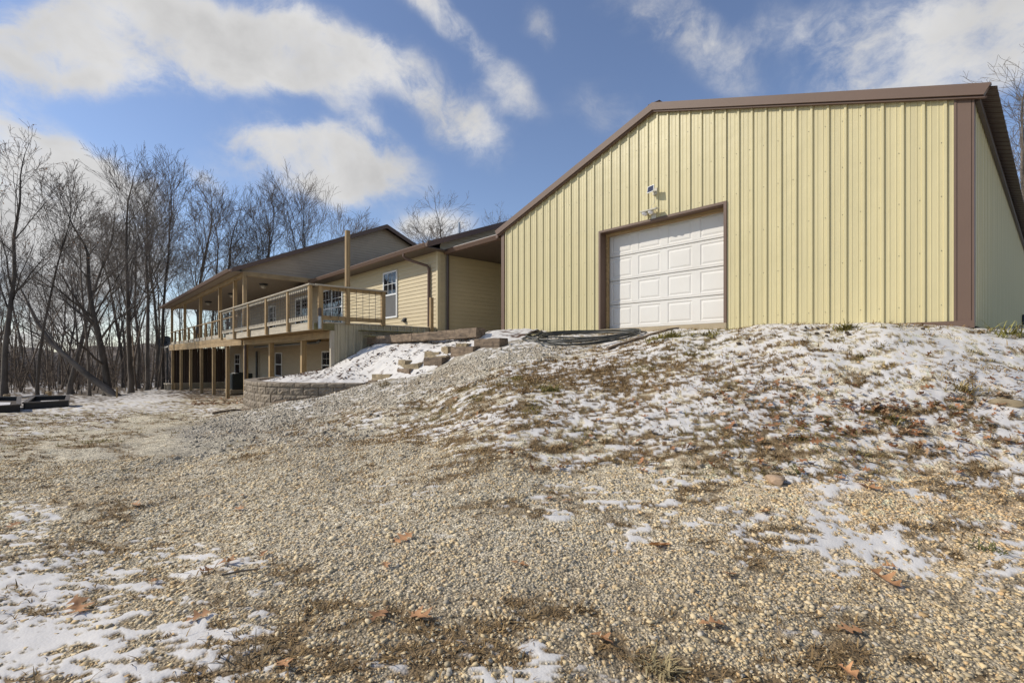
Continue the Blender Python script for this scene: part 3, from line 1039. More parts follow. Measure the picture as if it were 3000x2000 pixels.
def build_barn():
    # front sheets, each four ribs wide
    edges = [XL + 0.05]
    e = RIB0 - 0.0
    cuts = sorted([RIB0 - 0.03 - k * 4 * RIBS for k in range(11)] + [XL + 0.05, XR - 0.03, DOOR[0], DOOR[1], XA])
    cuts = [c for c in cuts if XL + 0.049 <= c <= XR - 0.029]
    for a, b in zip(cuts[:-1], cuts[1:]):
        if b - a < 0.02:
            continue
        over = a >= DOOR[0] - 1e-6 and b <= DOOR[1] + 1e-6
        zb = DOOR[2] if over else Zr(0.49)
        pr = rib_profile(a, b, RIB0)
        v = [(x, YB - dp, zb) for x, dp in pr] + [(x, YB - dp, rake_z(x) - 0.01) for x, dp in pr]
        n = len(pr)
        f = [(i, i + 1, n + i + 1, n + i) for i in range(n - 1)]
        MB().add(v, f).build('wall_panel', 'panel', barn)
    # screw heads along the girts
    m = MB()
    for zz in (0.72, 1.45, 2.18, 2.9, 3.6, 4.3):
        k = 0
        while True:
            x = RIB0 - 0.045 - k * RIBS
            k += 1
            if x < XL + 0.1:
                break
            z = Zr(zz)
            if z > rake_z(x) - 0.15 or (DOOR[0] - .02 < x < DOOR[1] + .02 and z < DOOR[2] + 0.03):
                continue
            m.box(x - .004, x + .004, YB - 0.006, YB - 0.0005, z - .004, z + .004)
    tag(m.build('panel_screws', 'dark_metal', barn), kind='stuff')
    # back and left walls, right wall of ribbed sheets
    box('back_wall', 'panel', barn, XL + .02, XR - .02, YB + BARN_LEN - .05, YB + BARN_LEN, Zr(0.3), Z_EAVE)
    box('left_wall', 'panel', barn, XL + .01, XL + .05, YB + .06, YB + BARN_LEN - .06, Zr(0.3), Z_EAVE - 0.02)
    box('inner_lining', 'wood_dark', barn, XR - .12, XR - .06, YB + .08, YB + BARN_LEN - .1, Zr(0.3), Z_EAVE - 0.05)
    pr = rib_profile(0, 4 * RIBS, 0.1)
    v = [(XR + dp, YB + .13 + y, Zr(0.44)) for y, dp in pr] + [(XR + dp, YB + .13 + y, Z_EAVE - .04) for y, dp in pr]
    n = len(pr)
    side = MB().add(v, [(i, i + 1, n + i + 1, n + i) for i in range(n - 1)]).build('side_panel', 'panel', barn)
    for k in range(1, 15):
        c = side.copy()
        COL.objects.link(c)
        c.parent = barn
        c.location = side.location + Vector((0, k * 4 * RIBS, 0))
    # corner trims
    m = MB().box(XR - .155, XR + .004, YB - .026, YB - .001, Zr(0.49), Z_EAVE - .02).box(XR - .17, XR - .145, YB - .034, YB - .026, Zr(0.49), Z_EAVE + .02)
    m.box(XR - .002, XR + .026, YB - .026, YB + .12, Zr(0.47), Z_EAVE - .06)
    m.build('corner_trim', 'brown', barn)
    m = MB().box(XL - .03, XL + .085, YB - .03, YB - .001, Zr(0.49), Z_EAVE - .03).box(XL - .03, XL, YB - .001, YB + .12, Zr(0.47), Z_EAVE - .05)
    m.build('corner_trim', 'brown', barn)
    m = MB().box(XR - .9, XR + .03, YB - .05, YB + .01, Zr(0.40), Zr(0.495)).box(XR - .32, XR - .05, YB - .03, YB + .1, Zr(0.30), Zr(0.40))
    m.build('base_board', 'brown', barn)
    box('base_board', 'brown', barn, DOOR[1] + .02, XR - .92, YB - .03, YB + .01, Zr(0.42), Zr(0.488))
    # roof sheets: profile along Y, running down the slope
    y0, y1 = YB - 0.10, YB + BARN_LEN + .1
    pr = rib_profile(y0 + .02, y1, y0 + .1)
    for sgn in (1, -1):
        xe = (XR + 0.24) if sgn > 0 else (XL - 0.20)
        ze = rake_z(xe) + 0.06
        n = len(pr)
        v = [(XA, y, Z_APEX + .06 + dp) for y, dp in pr] + [(xe, y, ze + dp) for y, dp in pr]
        v += [(XA, y, Z_APEX + .052 + dp) for y, dp in pr] + [(xe, y, ze - .008 + dp) for y, dp in pr]
        f = [(i, n + i, n + i + 1, i + 1) for i in range(n - 1)] + [(2 * n + i, 2 * n + i + 1, 3 * n + i + 1, 3 * n + i) for i in range(n - 1)]
        f += [(n + i, 3 * n + i, 3 * n + i + 1, n + i + 1) for i in range(n - 1)]
        MB().add(v, f).build('roof_sheet', 'roof', barn)
        # eave purlin / fascia under the sheet
        xf = XR + 0.03 if sgn > 0 else XL - 0.03
        box('eave_board', 'brown_dark', barn, xf, xf + sgn * .045, YB + .02, YB + BARN_LEN, rake_z(xf) - .10, rake_z(xf) - .005)
    # rake trim: face and top lip, in two legs meeting at the apex
    for sgn in (1, -1):
        xe = (XR + 0.17) if sgn > 0 else (XL - 0.18)
        ze = rake_z(xe)
        yf = YB - 0.115
        for (t0, t1, yy0, yy1) in ((-0.055, 0.09, yf, YB - 0.03), (-0.085, -0.055, yf + .03, YB - 0.028)):
            poly = [(XA, yy0, Z_APEX + t0), (XA, yy0, Z_APEX + t1), (xe + (.02 if t1 > 0 else -.02) * sgn, yy0, ze + t1 + .0), (xe - .05 * sgn, yy0, ze + t0 + .02)]
            if sgn < 0:
                poly = poly[::-1]
            MB().prism(poly, (0, yy1 - yy0, 0)).build('rake_trim', 'brown', barn)
    MB().box(XA - .14, XA + .14, YB - .06, YB + BARN_LEN, Z_APEX + .085, Z_APEX + .12).build('ridge_cap', 'roof', barn, bevel=.03)
    # left gutter end of the barn
    MB().box(XL - .34, XL - .22, YB + .02, YB + BARN_LEN, rake_z(XL - .22) - .07, rake_z(XL - .22) + .05).build('eave_gutter', 'brown', barn, bevel=.02)
    # door surround
    x0, x1, zt = DOOR
    zs = Zr(0.64)
    m = MB().box(x0 - .005, x0 + .045, YB - .028, YB + .17, zs - .03, zt).box(x1 - .045, x1 + .005, YB - .028, YB + .17, zs - .03, zt)
    m.box(x0 + .045, x1 - .045, YB - .027, YB + .169, zt - .045, zt)
    m.build('door_trim', 'brown', barn)
    m = MB().box(x0 + .02, x0 + .075, YB + .172, YB + .27, zs, zt).box(x1 - .075, x1 - .02, YB + .172, YB + .27, zs, zt).box(x0 + .075, x1 - .075, YB + .172, YB + .268, zt - .10, zt)
    m.build('door_stop', 'wood_x', barn)
    MB().box(x0 - .01, x1 + .01, YB - .035, YB + .32, Zr(0.45), zs).build('door_sill', 'concrete', barn, bevel=.01)
    # overhead door of four sections, each with four raised panels
    door = MB().box(x0 + .03, x1 - .03, YB + .335, YB + .36, zs, zt).build('garage_door', 'door_white', barn)
    dz0, dz1 = zs + .015, zt - .03
    hh = (dz1 - dz0) / 4
    for i in range(4):
        a, b = dz0 + i * hh + .004, dz0 + (i + 1) * hh - .004
        raised_section(door, x0 + .035, x1 - .035, a, b, YB + .29)
    box('bottom_seal', 'black_plastic', door, x0 + .05, x1 - .05, YB + .295, YB + .33, zs + .001, dz0 + .004)


def raised_section(parent, x0, x1, z0, z1, y):
    m = MB()
    w = (x1 - x0) / 4
    # lip lines top and bottom
    zl, zh = z0 + .035, z1 - .035
    strips_x = [x0]
    px_ = []
    for k in range(4):
        c = x0 + (k + .5) * w
        px_.append((c - .262, c + .262))
    pz = (z0 + .066, z1 - .052)

    def quad(a, b, c, d, ya=y, yb=y):
        m.add([(a, ya, c), (b, ya, c), (b, yb, d), (a, yb, d)], [(0, 1, 2, 3)])
    # tongue edges
    quad(x0, x1, z0, z0 + .012, y + .012, y)
    quad(x0, x1, z0 + .012, z0 + .03)
    quad(x0, x1, z0 + .03, z0 + .038, y, y + .005)
    quad(x0, x1, z0 + .038, z0 + .046, y + .005, y)
    quad(x0, x1, z0 + .046, pz[0])
    quad(x0, x1, pz[1], z1 - .03)
    quad(x0, x1, z1 - .03, z1 - .022, y, y + .005)
    quad(x0, x1, z1 - .022, z1 - .014, y + .005, y)
    quad(x0, x1, z1 - .014, z1, y, y + .012)
    xs = [x0] + [v for p in px_ for v in p] + [x1]
    for i in range(0, len(xs), 2):
        quad(xs[i], xs[i + 1], pz[0], pz[1])
    for (a, b) in px_:
        rings = [(0, 0), (.014, .009), (.03, .009), (.058, .001)]
        vs, fs = [], []
        for (ins, dep) in rings:
            vs += [(a + ins, y + dep, pz[0] + ins), (b - ins, y + dep, pz[0] + ins), (b - ins, y + dep, pz[1] - ins), (a + ins, y + dep, pz[1] - ins)]
        for r in range(len(rings) - 1):
            for k in range(4):
                fs.append((r * 4 + k, r * 4 + (k + 1) % 4, r * 4 + 4 + (k + 1) % 4, r * 4 + 4 + k))
        fs.append(tuple(range(len(vs) - 4, len(vs))))
        m.add(vs, fs)
    # back closing face
    m.add([(x0, y + .04, z0), (x1, y + .04, z0), (x1, y + .04, z1), (x0, y + .04, z1)], [(3, 2, 1, 0)])
    m.build('door_section', 'door_white', parent)


build_barn()

# solar flood light above the door
sx = x_at(1908, YB - .13)
sp = thing('solar_panel', 'small blue solar panel in white frame above garage door', 'solar panel', (sx, YB - .03, Zr(3.30)))
tilt = Matrix.Rotation(math.radians(-14), 4, 'Z') @ Matrix.Rotation(math.radians(-10), 4, 'X')


def tilted(mb, c, rot):
    mb.v = [tuple(Vector(c) + rot @ (Vector(v))) for v in mb.v]
    return mb


tilted(MB().box(-.088, .088, -.008, .008, -.068, .068), (sx, YB - .15, Zr(3.36)), tilt).build('frame', 'white', sp)
tilted(MB().box(-.076, .076, -.0115, -.0081, -.056, .056), (sx, YB - .15, Zr(3.36)), tilt).build('solar_cells', 'solar', sp)
MB().tube([(sx, YB - .14, Zr(3.35)), (sx + .01, YB - .08, Zr(3.33)), (sx + .02, YB - .02, Zr(3.33))], .012, 6).build('bracket', 'grey_plastic', sp)
MB().box(sx - .03, sx + .07, YB - .035, YB - .0, Zr(3.27), Zr(3.40)).build('back_plate', 'grey_plastic', sp)

fx = x_at(1905, YB - .13)
fl = thing('flood_light', 'white twin-head flood light under the small solar panel', 'light', (fx, YB - .03, Zr(2.85)))
tilted(MB().box(-.2, .17, -.075, .05, -.014, .014), (fx, YB - .13, Zr(2.955)), Matrix.Rotation(math.radians(14), 4, 'X')).build('hood', 'grey_plastic', fl, bevel=.006)
for off in (-.12, .02):
    h = MB().tube([(fx + off, YB - .13, Zr(2.945)), (fx + off, YB - .14, Zr(2.915)), (fx + off, YB - .15, Zr(2.90))], [.05, .062, .058], 10).build('lamp_head', 'grey_plastic', fl)
    MB().tube([(fx + off, YB - .151, Zr(2.899)), (fx + off, YB - .156, Zr(2.885))], [.053, .04], 10).build('lens', 'led', h)
MB().tube([(fx + .02, YB - .01, Zr(2.88)), (fx + .02, YB - .06, Zr(2.92)), (fx + .02, YB - .11, Zr(2.945))], .016, 6).build('arm', 'grey_plastic', fl)
MB().box(fx - .03, fx + .07, YB - .04, YB - .0, Zr(2.80), Zr(2.90)).build('junction_box', 'grey_plastic', fl)
MB().tube([(fx + .03, YB - .05, Zr(2.93)), (fx - .03, YB - .06, Zr(3.05)), (fx + .03, YB - .04, Zr(3.10)), (sx + .02, YB - .03, Zr(3.28))], .005, 5).build('cable', 'grey_plastic', fl)
_my = y_at(2994, XR + .03)
mb_ = tag(MB().box(XR + .032, XR + .10, _my, _my + .5, Zr(1.0), Zr(1.28)).build('meter_box', 'dark_metal', bevel=.01),
          'small dark box on the barn side wall at right edge', 'box')

# ------------------------------------------------------------------ the house
YH = 8.74
XE = x_at(1283, YH)
XJ = x_at(713, y_at(984, XE)) + .02
XW = x_at(501, y_at(984, XE)) + .1
ZS = Zr(3.42)
DECK = Zr(0.98)
house = thing('ranch_house', 'long cream vinyl sided house with brown roof behind the raised deck', 'house', (-27, 12, Zr(-1.7)))


def siding_x(a, b, z0, z1, y, exp, name, parent, each, material='siding'):
    """clapboards on a wall facing -Y"""
    rows = int(math.ceil((z1 - z0) / exp - 1e-6))
    joined = MB()
    for i in range(rows):
        za, zb = z0 + i * exp, min(z0 + (i + 1) * exp, z1)
        m = MB() if each else joined
        m.add([(a, y - .022, za), (b, y - .022, za), (b, y - .004, zb), (a, y - .004, zb), (a, y, za), (b, y, za)], [(0, 1, 2, 3), (4, 5, 1, 0)])
        if each:
            m.build(name, material, parent)
    if not each:
        tag(joined.build(name, material, parent), kind='stuff')


def siding_y(a, b, z0, z1, x, exp, name, parent, each, material='siding', top=None):
    """clapboards on a wall facing +X; top(y) clips to a gable line"""
    rows = int(math.ceil((z1 - z0) / exp - 1e-6))
    joined = MB()
    for i in range(rows):
        za, zb = z0 + i * exp, min(z0 + (i + 1) * exp, z1)
        ya, yb = a, b
        if top:
            ya, yb = top(za)
            if yb - ya < .02:
                continue
            yc, yd = top(zb)
        else:
            yc, yd = ya, yb
        m = MB() if each else joined
        m.add([(x + .022, ya, za), (x + .022, yb, za), (x + .004, yd, zb), (x + .004, yc, zb), (x, ya, za), (x, yb, za)], [(0, 1, 2, 3), (4, 5, 1, 0)])
        if each:
            m.build(name, material, parent)
    if not each:
        tag(joined.build(name, material, parent), kind='stuff')


def window(parent, x0, x1, z0, z1, y, cols=3, rows=2, units=1, shade=True, name='window'):
    """vinyl double-hung window facing -Y, divided lights in the upper sash"""
    t = .055
    m = MB().box(x0, x1, y - .05, y, z0, z0 + t).box(x0, x1, y - .05, y, z1 - t, z1).box(x0, x0 + t, y - .05, y, z0 + t, z1 - t).box(x1 - t, x1, y - .05, y, z0 + t, z1 - t)
    w = m.build(name, 'white', parent)
    uw = (x1 - x0 - 2 * t) / units
    zm = (z0 + z1) / 2
    for u in range(units):
        a, b = x0 + t + u * uw, x0 + t + (u + 1) * uw
        s = MB()
        if u:
            s.box(a - .025, a + .025, y - .047, y, z0 + t, z1 - t)
        s.box(a, b, y - .043, y, zm - .025, zm + .025)
        for k in range(1, cols):
            xx = a + (b - a) * k / cols
            s.box(xx - .008, xx + .008, y - .034, y - .02, zm + .025, z1 - t)
        for k in range(1, rows):
            zz = zm + (z1 - t - zm) * k / rows
            s.box(a, b, y - .0335, y - .02, zz - .008, zz + .008)
        s.build('sash', 'white', w)
        MB().box(a, b, y - .028, y - .019, zm + .02, z1 - t).build('pane', 'glass', w)
        MB().box(a, b, y - .028, y - .019, z0 + t, zm - .02).build('pane', 'glass' if not shade else 'screen', w)
    return w


def build_house():
    H = house
    # wall cores
    ylow = Zr(-2.0)
    MB().box(XJ - .01, XE - .003, YH + .003, YH + 9, Zr(-2.0), ZS + .02).build('wall', 'siding', H)
    MB().box(XW + 1.9, XJ - .01, YH + .003, YH + 9, Zr(-2.4), Zr(3.66)).build('wall', 'siding', H)
    # upper storey clapboards, the sunlit stretch board by board
    siding_x(XJ, XE - .06, Zr(0.90), ZS, YH, .127, 'siding_board', H, True)
    siding_x(XW + 2.0, XJ, Zr(0.90), Zr(3.62), YH, .127, 'porch_siding', H, False, 'taupe_shaded')  # darker than the sunlit cream, porch shade put into the colour
    siding_x(XW + 2.0, XE - .06, Zr(-1.95), Zr(0.80), YH, .127, 'lower_siding', H, False, 'taupe_shaded')
    siding_y(YH + .07, YH + 5.5, Zr(0.55), Zr(3.33), XE, .127, 'siding_board', H, True)
    # corner posts of the cladding
    MB().box(XE - .075, XE + .03, YH - .03, YH + .085, Zr(0.5), ZS).build('corner_board', 'siding_corner', H)
    # ---- east roof over the sunlit wall
    yg, yr = 8.16, 13.3
    ze, zr = Zr(3.56), Zr(5.52)
    xo = XE + .30
    for (ya, za, yb, zb) in ((yg, ze, yr, zr), (2 * yr - yg, ze, yr, zr)):
        poly = [(xo, ya, za), (xo, yb, zb), (xo, yb, zb - .05), (xo, ya, za - .05)]
        MB().prism(poly, (XJ - xo + .02, 0, 0)).build('roof', 'roof', H)
    # rake fascia on the east gable
    poly = [(xo + .02, yg, ze + .02), (xo + .02, yr, zr + .02), (xo + .02, yr, zr - .16), (xo + .02, yg, ze - .15)]
    MB().prism(poly, (-.03, 0, 0)).build('rake_fascia', 'brown', H)
    # gable cladding above the breezeway
    sl = (zr - ze) / (yr - yg)

    def top(z):
        y0 = yg + (z + .10 - ze) / sl
        return (max(YH + .07, y0), min(YH + 6.0, 2 * yr - y0))
    siding_y(0, 0, Zr(3.36), zr - .15, XE, .127, 'gable_siding', H, False, 'siding', top)
    MB().prism([(XE - .02, YH + .1, Zr(3.2)), (XE - .02, yr, zr - .25), (XE - .02, 2 * yr - YH, Zr(3.2))], (-.05, 0, 0)).build('gable_wall', 'siding', H)
    # rake soffit strip
    poly = [(XE + .02, yg + .3, ze - .06), (xo - .015, yg + .3, ze - .06), (xo - .015, yr, zr - .16), (XE + .02, yr, zr - .16)]
    poly = [(XE + .02, yg + .1, ze - .02), (xo - .015, yg + .1, ze - .02), (xo - .015, yr, zr - .07), (XE + .02, yr, zr - .07)]
    MB().prism(poly, (0, 0, -.012)).build('rake_soffit', 'soffit', H)
    # eave: soffit, fascia, gutter
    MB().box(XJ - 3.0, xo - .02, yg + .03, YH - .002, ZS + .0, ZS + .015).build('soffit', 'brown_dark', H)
    MB().box(XJ, xo - .01, yg + .01, yg + .04, ZS - .01, ze - .04).build('fascia', 'brown', H)
    prof = [(0, 0), (-.075, 0), (-.10, .05), (-.125, .10), (-.125, .125), (-.115, .125), (-.11, .105), (-.07, .012), (-.012, .012), (-.012, .125), (0, .125)]
    MB().prism([(XJ - .4, yg + dy, ZS - .015 + dz) for dy, dz in prof], (XE + .30 - XJ + .4, 0, 0)).build('gutter', 'brown', H)
    MB().box(XE + .02, xo, yg + .04, YH + .3, ZS - .02, ZS - .004).build('eave_return', 'brown_dark', H)
    # downspout with offset elbow on the sunlit wall
    xd = x_at(1257, YH - .06)
    m = MB().tube([(xd - .62, yg - .06, ZS + .0), (xd - .62, yg - .06, ZS - .10), (xd - .56, yg + .02, ZS - .19), (xd - .06, YH - .09, ZS - .42), (xd, YH - .07, ZS - .5), (xd, YH - .07, DECK + .05)], .047, 6)
    m.build('downspout', 'brown', H)
    m = MB().tube([(XE + .09, YH + .32, Zr(3.40)), (XE + .09, YH + .32, Zr(0.70))], .05, 6)
    m.build('downspout', 'brown_dark', H)
    # vent pipe on the roof
    vx, vy = XE - .6, y_at(1345, XE - .6)
    MB().tube([(vx, vy, ze + (vy - yg) * sl - .1), (vx, vy, ze + (vy - yg) * sl + .42)], .04, 8).build('vent_pipe', 'galv', H)
    # ---- breezeway roof to the barn
    yf = YH + .26
    MB().box(XE + .02, XL - .05, yf + .02, yf + 5.5, Zr(3.34), Zr(3.36)).build('breezeway_ceiling', 'brown_dark', H)
    poly = [(XE + .02, yf - .05, Zr(3.47)), (XE + .02, yf + 5.5, Zr(3.9)), (XE + .02, yf + 5.5, Zr(3.85)), (XE + .02, yf - .05, Zr(3.42))]
    MB().prism(poly, (XL - XE - .1, 0, 0)).build('breezeway_roof', 'roof', H)
    MB().prism([(XE + .03, yf + dy + .03, Zr(3.345) + dz) for dy, dz in prof], (XL - XE - .1, 0, 0)).build('breezeway_gutter', 'brown', H)
    MB().box(XE + .03, XL - .1, yf + .031, yf + .06, Zr(3.33), Zr(3.44)).build('breezeway_fascia', 'brown', H)
    MB().box(XE + .5, XL - .4, yf - .04, yf + .5, Zr(3.476), Zr(3.50)).build('roof_snow', 'snow', H)
    # ---- west block: big gable with the covered porch
    yp, ya = y_at(984, XE) - .47, y_at(1132, XJ)
    zp, za = Zr(3.70), Zr(6.76)
    xr0 = XJ + .06
    for (y0, z0, y1, z1) in ((yp, zp, ya, za), (2 * ya - yp, zp, ya, za)):
        poly = [(xr0, y0, z0), (xr0, y1, z1), (xr0, y1, z1 - .05), (xr0, y0, z0 - .05)]
        MB().prism(poly, (XW - 1.1 - xr0, 0, 0)).build('roof', 'roof', H)
        poly = [(xr0 + .025, y0, z0 + .02), (xr0 + .025, y1, z1 + .02), (xr0 + .025, y1, z1 - .18), (xr0 + .025, y0, z0 - .16)]
        MB().prism(poly, (-.03, 0, 0)).build('rake_fascia', 'brown', H)
    sl2 = (za - zp) / (ya - yp)
    xg = XJ - .25

    def top2(z):
        y0 = yp + (z + .12 - zp) / sl2
        return (max(yp + .44, y0), 2 * ya - y0)
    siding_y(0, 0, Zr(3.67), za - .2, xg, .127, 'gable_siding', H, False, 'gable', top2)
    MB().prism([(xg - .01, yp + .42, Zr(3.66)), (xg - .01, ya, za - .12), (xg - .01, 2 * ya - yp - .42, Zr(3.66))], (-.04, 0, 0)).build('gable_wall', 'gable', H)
    MB().prism([(xr0 - .005, yp + .05, zp - .055), (xr0 - .005, ya, za - .055), (xr0 - .005, ya, za - .07), (xr0 - .005, yp + .05, zp - .07)], (xg - xr0 + .03, 0, 0)).build('rake_soffit', 'soffit', H)
    # porch ceiling boards, front soffit, fascia, gutter
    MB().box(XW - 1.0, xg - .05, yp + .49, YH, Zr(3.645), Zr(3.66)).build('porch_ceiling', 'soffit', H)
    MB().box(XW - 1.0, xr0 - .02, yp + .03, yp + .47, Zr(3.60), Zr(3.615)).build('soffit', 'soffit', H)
    MB().box(XW - 1.08, xr0 - .01, yp, yp + .03, Zr(3.58), zp - .03).build('fascia', 'brown', H)
    MB().prism([(XW - 1.05, yp + dy - .001, Zr(3.575) + dz) for dy, dz in prof], (xr0 - XW + .95, 0, 0)).build('gutter', 'brown', H)
    # ceiling lights
    for (px, py, rel) in ((772, 834, 3.6), (610, 887, 3.55), (680, 862, 3.6)):
        d = FPX * rel / (HOR - py)
        p = P(px, py, d)
        c = MB().tube([(p.x, p.y, Zr(3.644)), (p.x, p.y, Zr(3.60)), (p.x, p.y, Zr(3.56))], [.2, .2, .14], 10).build('ceiling_light', 'dark_metal', H)
        MB().tube([(p.x, p.y, Zr(3.559)), (p.x, p.y, Zr(3.45)), (p.x, p.y, Zr(3.41))], [.13, .11, .03], 10).build('lamp_shade', 'grey_plastic', c, smooth=True)
    # windows on the upper wall
    yw = YH - .012
    window(H, x_at(1126, YH), x_at(1166.5, YH), Zr(1.47), Zr(3.16), yw, 3, 2, 1)
    window(H, x_at(947, YH), x_at(1006, YH), Zr(1.37), Zr(3.10), yw, 3, 2, 2, False)
    window(H, x_at(789, YH), x_at(810, YH), Zr(1.57), Zr(3.0), yw, 2, 2, 1, False)
    # sliding glass door
    xa, xb = x_at(868, YH), x_at(914, YH)
    m = MB().box(xa, xb, yw - .05, yw, Zr(2.98), Zr(3.08)).box(xa, xa + .09, yw - .05, yw, DECK, Zr(2.98)).box(xb - .09, xb, yw - .05, yw, DECK, Zr(2.98)).box(xa + .8, xa + .9, yw - .045, yw, DECK, Zr(2.98))
    dr = m.build('sliding_door', 'white', H)
    MB().box(xa + .09, xa + .8, yw - .03, yw - .02, DECK + .05, Zr(2.98)).build('pane', 'glass', dr)
    MB().box(xa + .9, xb - .09, yw - .03, yw - .02, DECK + .05, Zr(2.98)).build('pane', 'glass', dr)
    # door and window further along the porch
    window(H, -31.6, -30.0, Zr(1.5), Zr(3.05), yw, 3, 2, 2, False)
    xa = -37.0
    dr = MB().box(xa, xa + 1.0, yw - .05, yw, DECK, Zr(3.05)).build('porch_door', 'white', H)
    MB().box(xa + .2, xa + .8, yw - .058, yw - .05, Zr(1.9), Zr(2.9)).build('pane', 'glass', dr)
    # dryer vent
    vx = x_at(1185, YH - .04)
    v = MB().box(vx - .09, vx + .09, YH - .04, YH - .012, Zr(1.26), Zr(1.42)).build('dryer_vent', 'dark_metal', H)
    MB().prism([(vx - .07, YH - .04, Zr(1.41)), (vx - .07, YH - .15, Zr(1.30)), (vx - .07, YH - .04, Zr(1.28))], (.14, 0, 0)).build('hood', 'dark_metal', v)
    # lower storey
    window(H, x_at(946, YH), x_at(974, YH), Zr(-.95), Zr(0.34), yw, 2, 2, 1, False)
    window(H, x_at(809, YH), x_at(828, YH), Zr(-.98), Zr(0.33), yw, 1, 1, 1, False)
    window(H, x_at(690, YH), x_at(704.5, YH), Zr(-1.05), Zr(0.31), yw, 2, 2, 1, False)
    MB().tube([(x_at(752, 8.6), 8.6, Zr(.45)), (x_at(752, 8.6), 8.6, Zr(-1.7))], .07, 6).build('drain_pipe', 'black_plastic', H)


build_house()

# ------------------------------------------------------------------ deck and covered porch framing
XD = XE + .02
YO, YC = y_at(915, XD), y_at(984, XD)
deck = thing('raised_deck', 'raised pine deck with wire mesh railing and covered porch posts along the house', 'deck', (-27, 5.5, Zr(-1.8)))


def wire_panel(parent, along, fixed, a, b, z0, z1, step_u=.16, step_z=.105):
    """welded cattle panel: thin rods in a grid"""
    m = MB()
    r = .0045
    n = max(2, int(round((b - a) / step_u)))
    for i in range(1, n):
        u = a + (b - a) * i / n
        if along == 'x':
            m.box(u - r, u + r, fixed - r, fixed + r, z0, z1)
        else:
            m.box(fixed - r, fixed + r, u - r, u + r, z0, z1)
    k = int(round((z1 - z0) / step_z))
    for i in range(1, k):
        z = z0 + (z1 - z0) * i / k
        if along == 'x':
            m.box(a, b, fixed + r, fixed + 3 * r, z - r, z + r)
        else:
            m.box(fixed + r, fixed + 3 * r, a, b, z - r, z + r)
    return m.build('wire_panel', 'wire', parent)


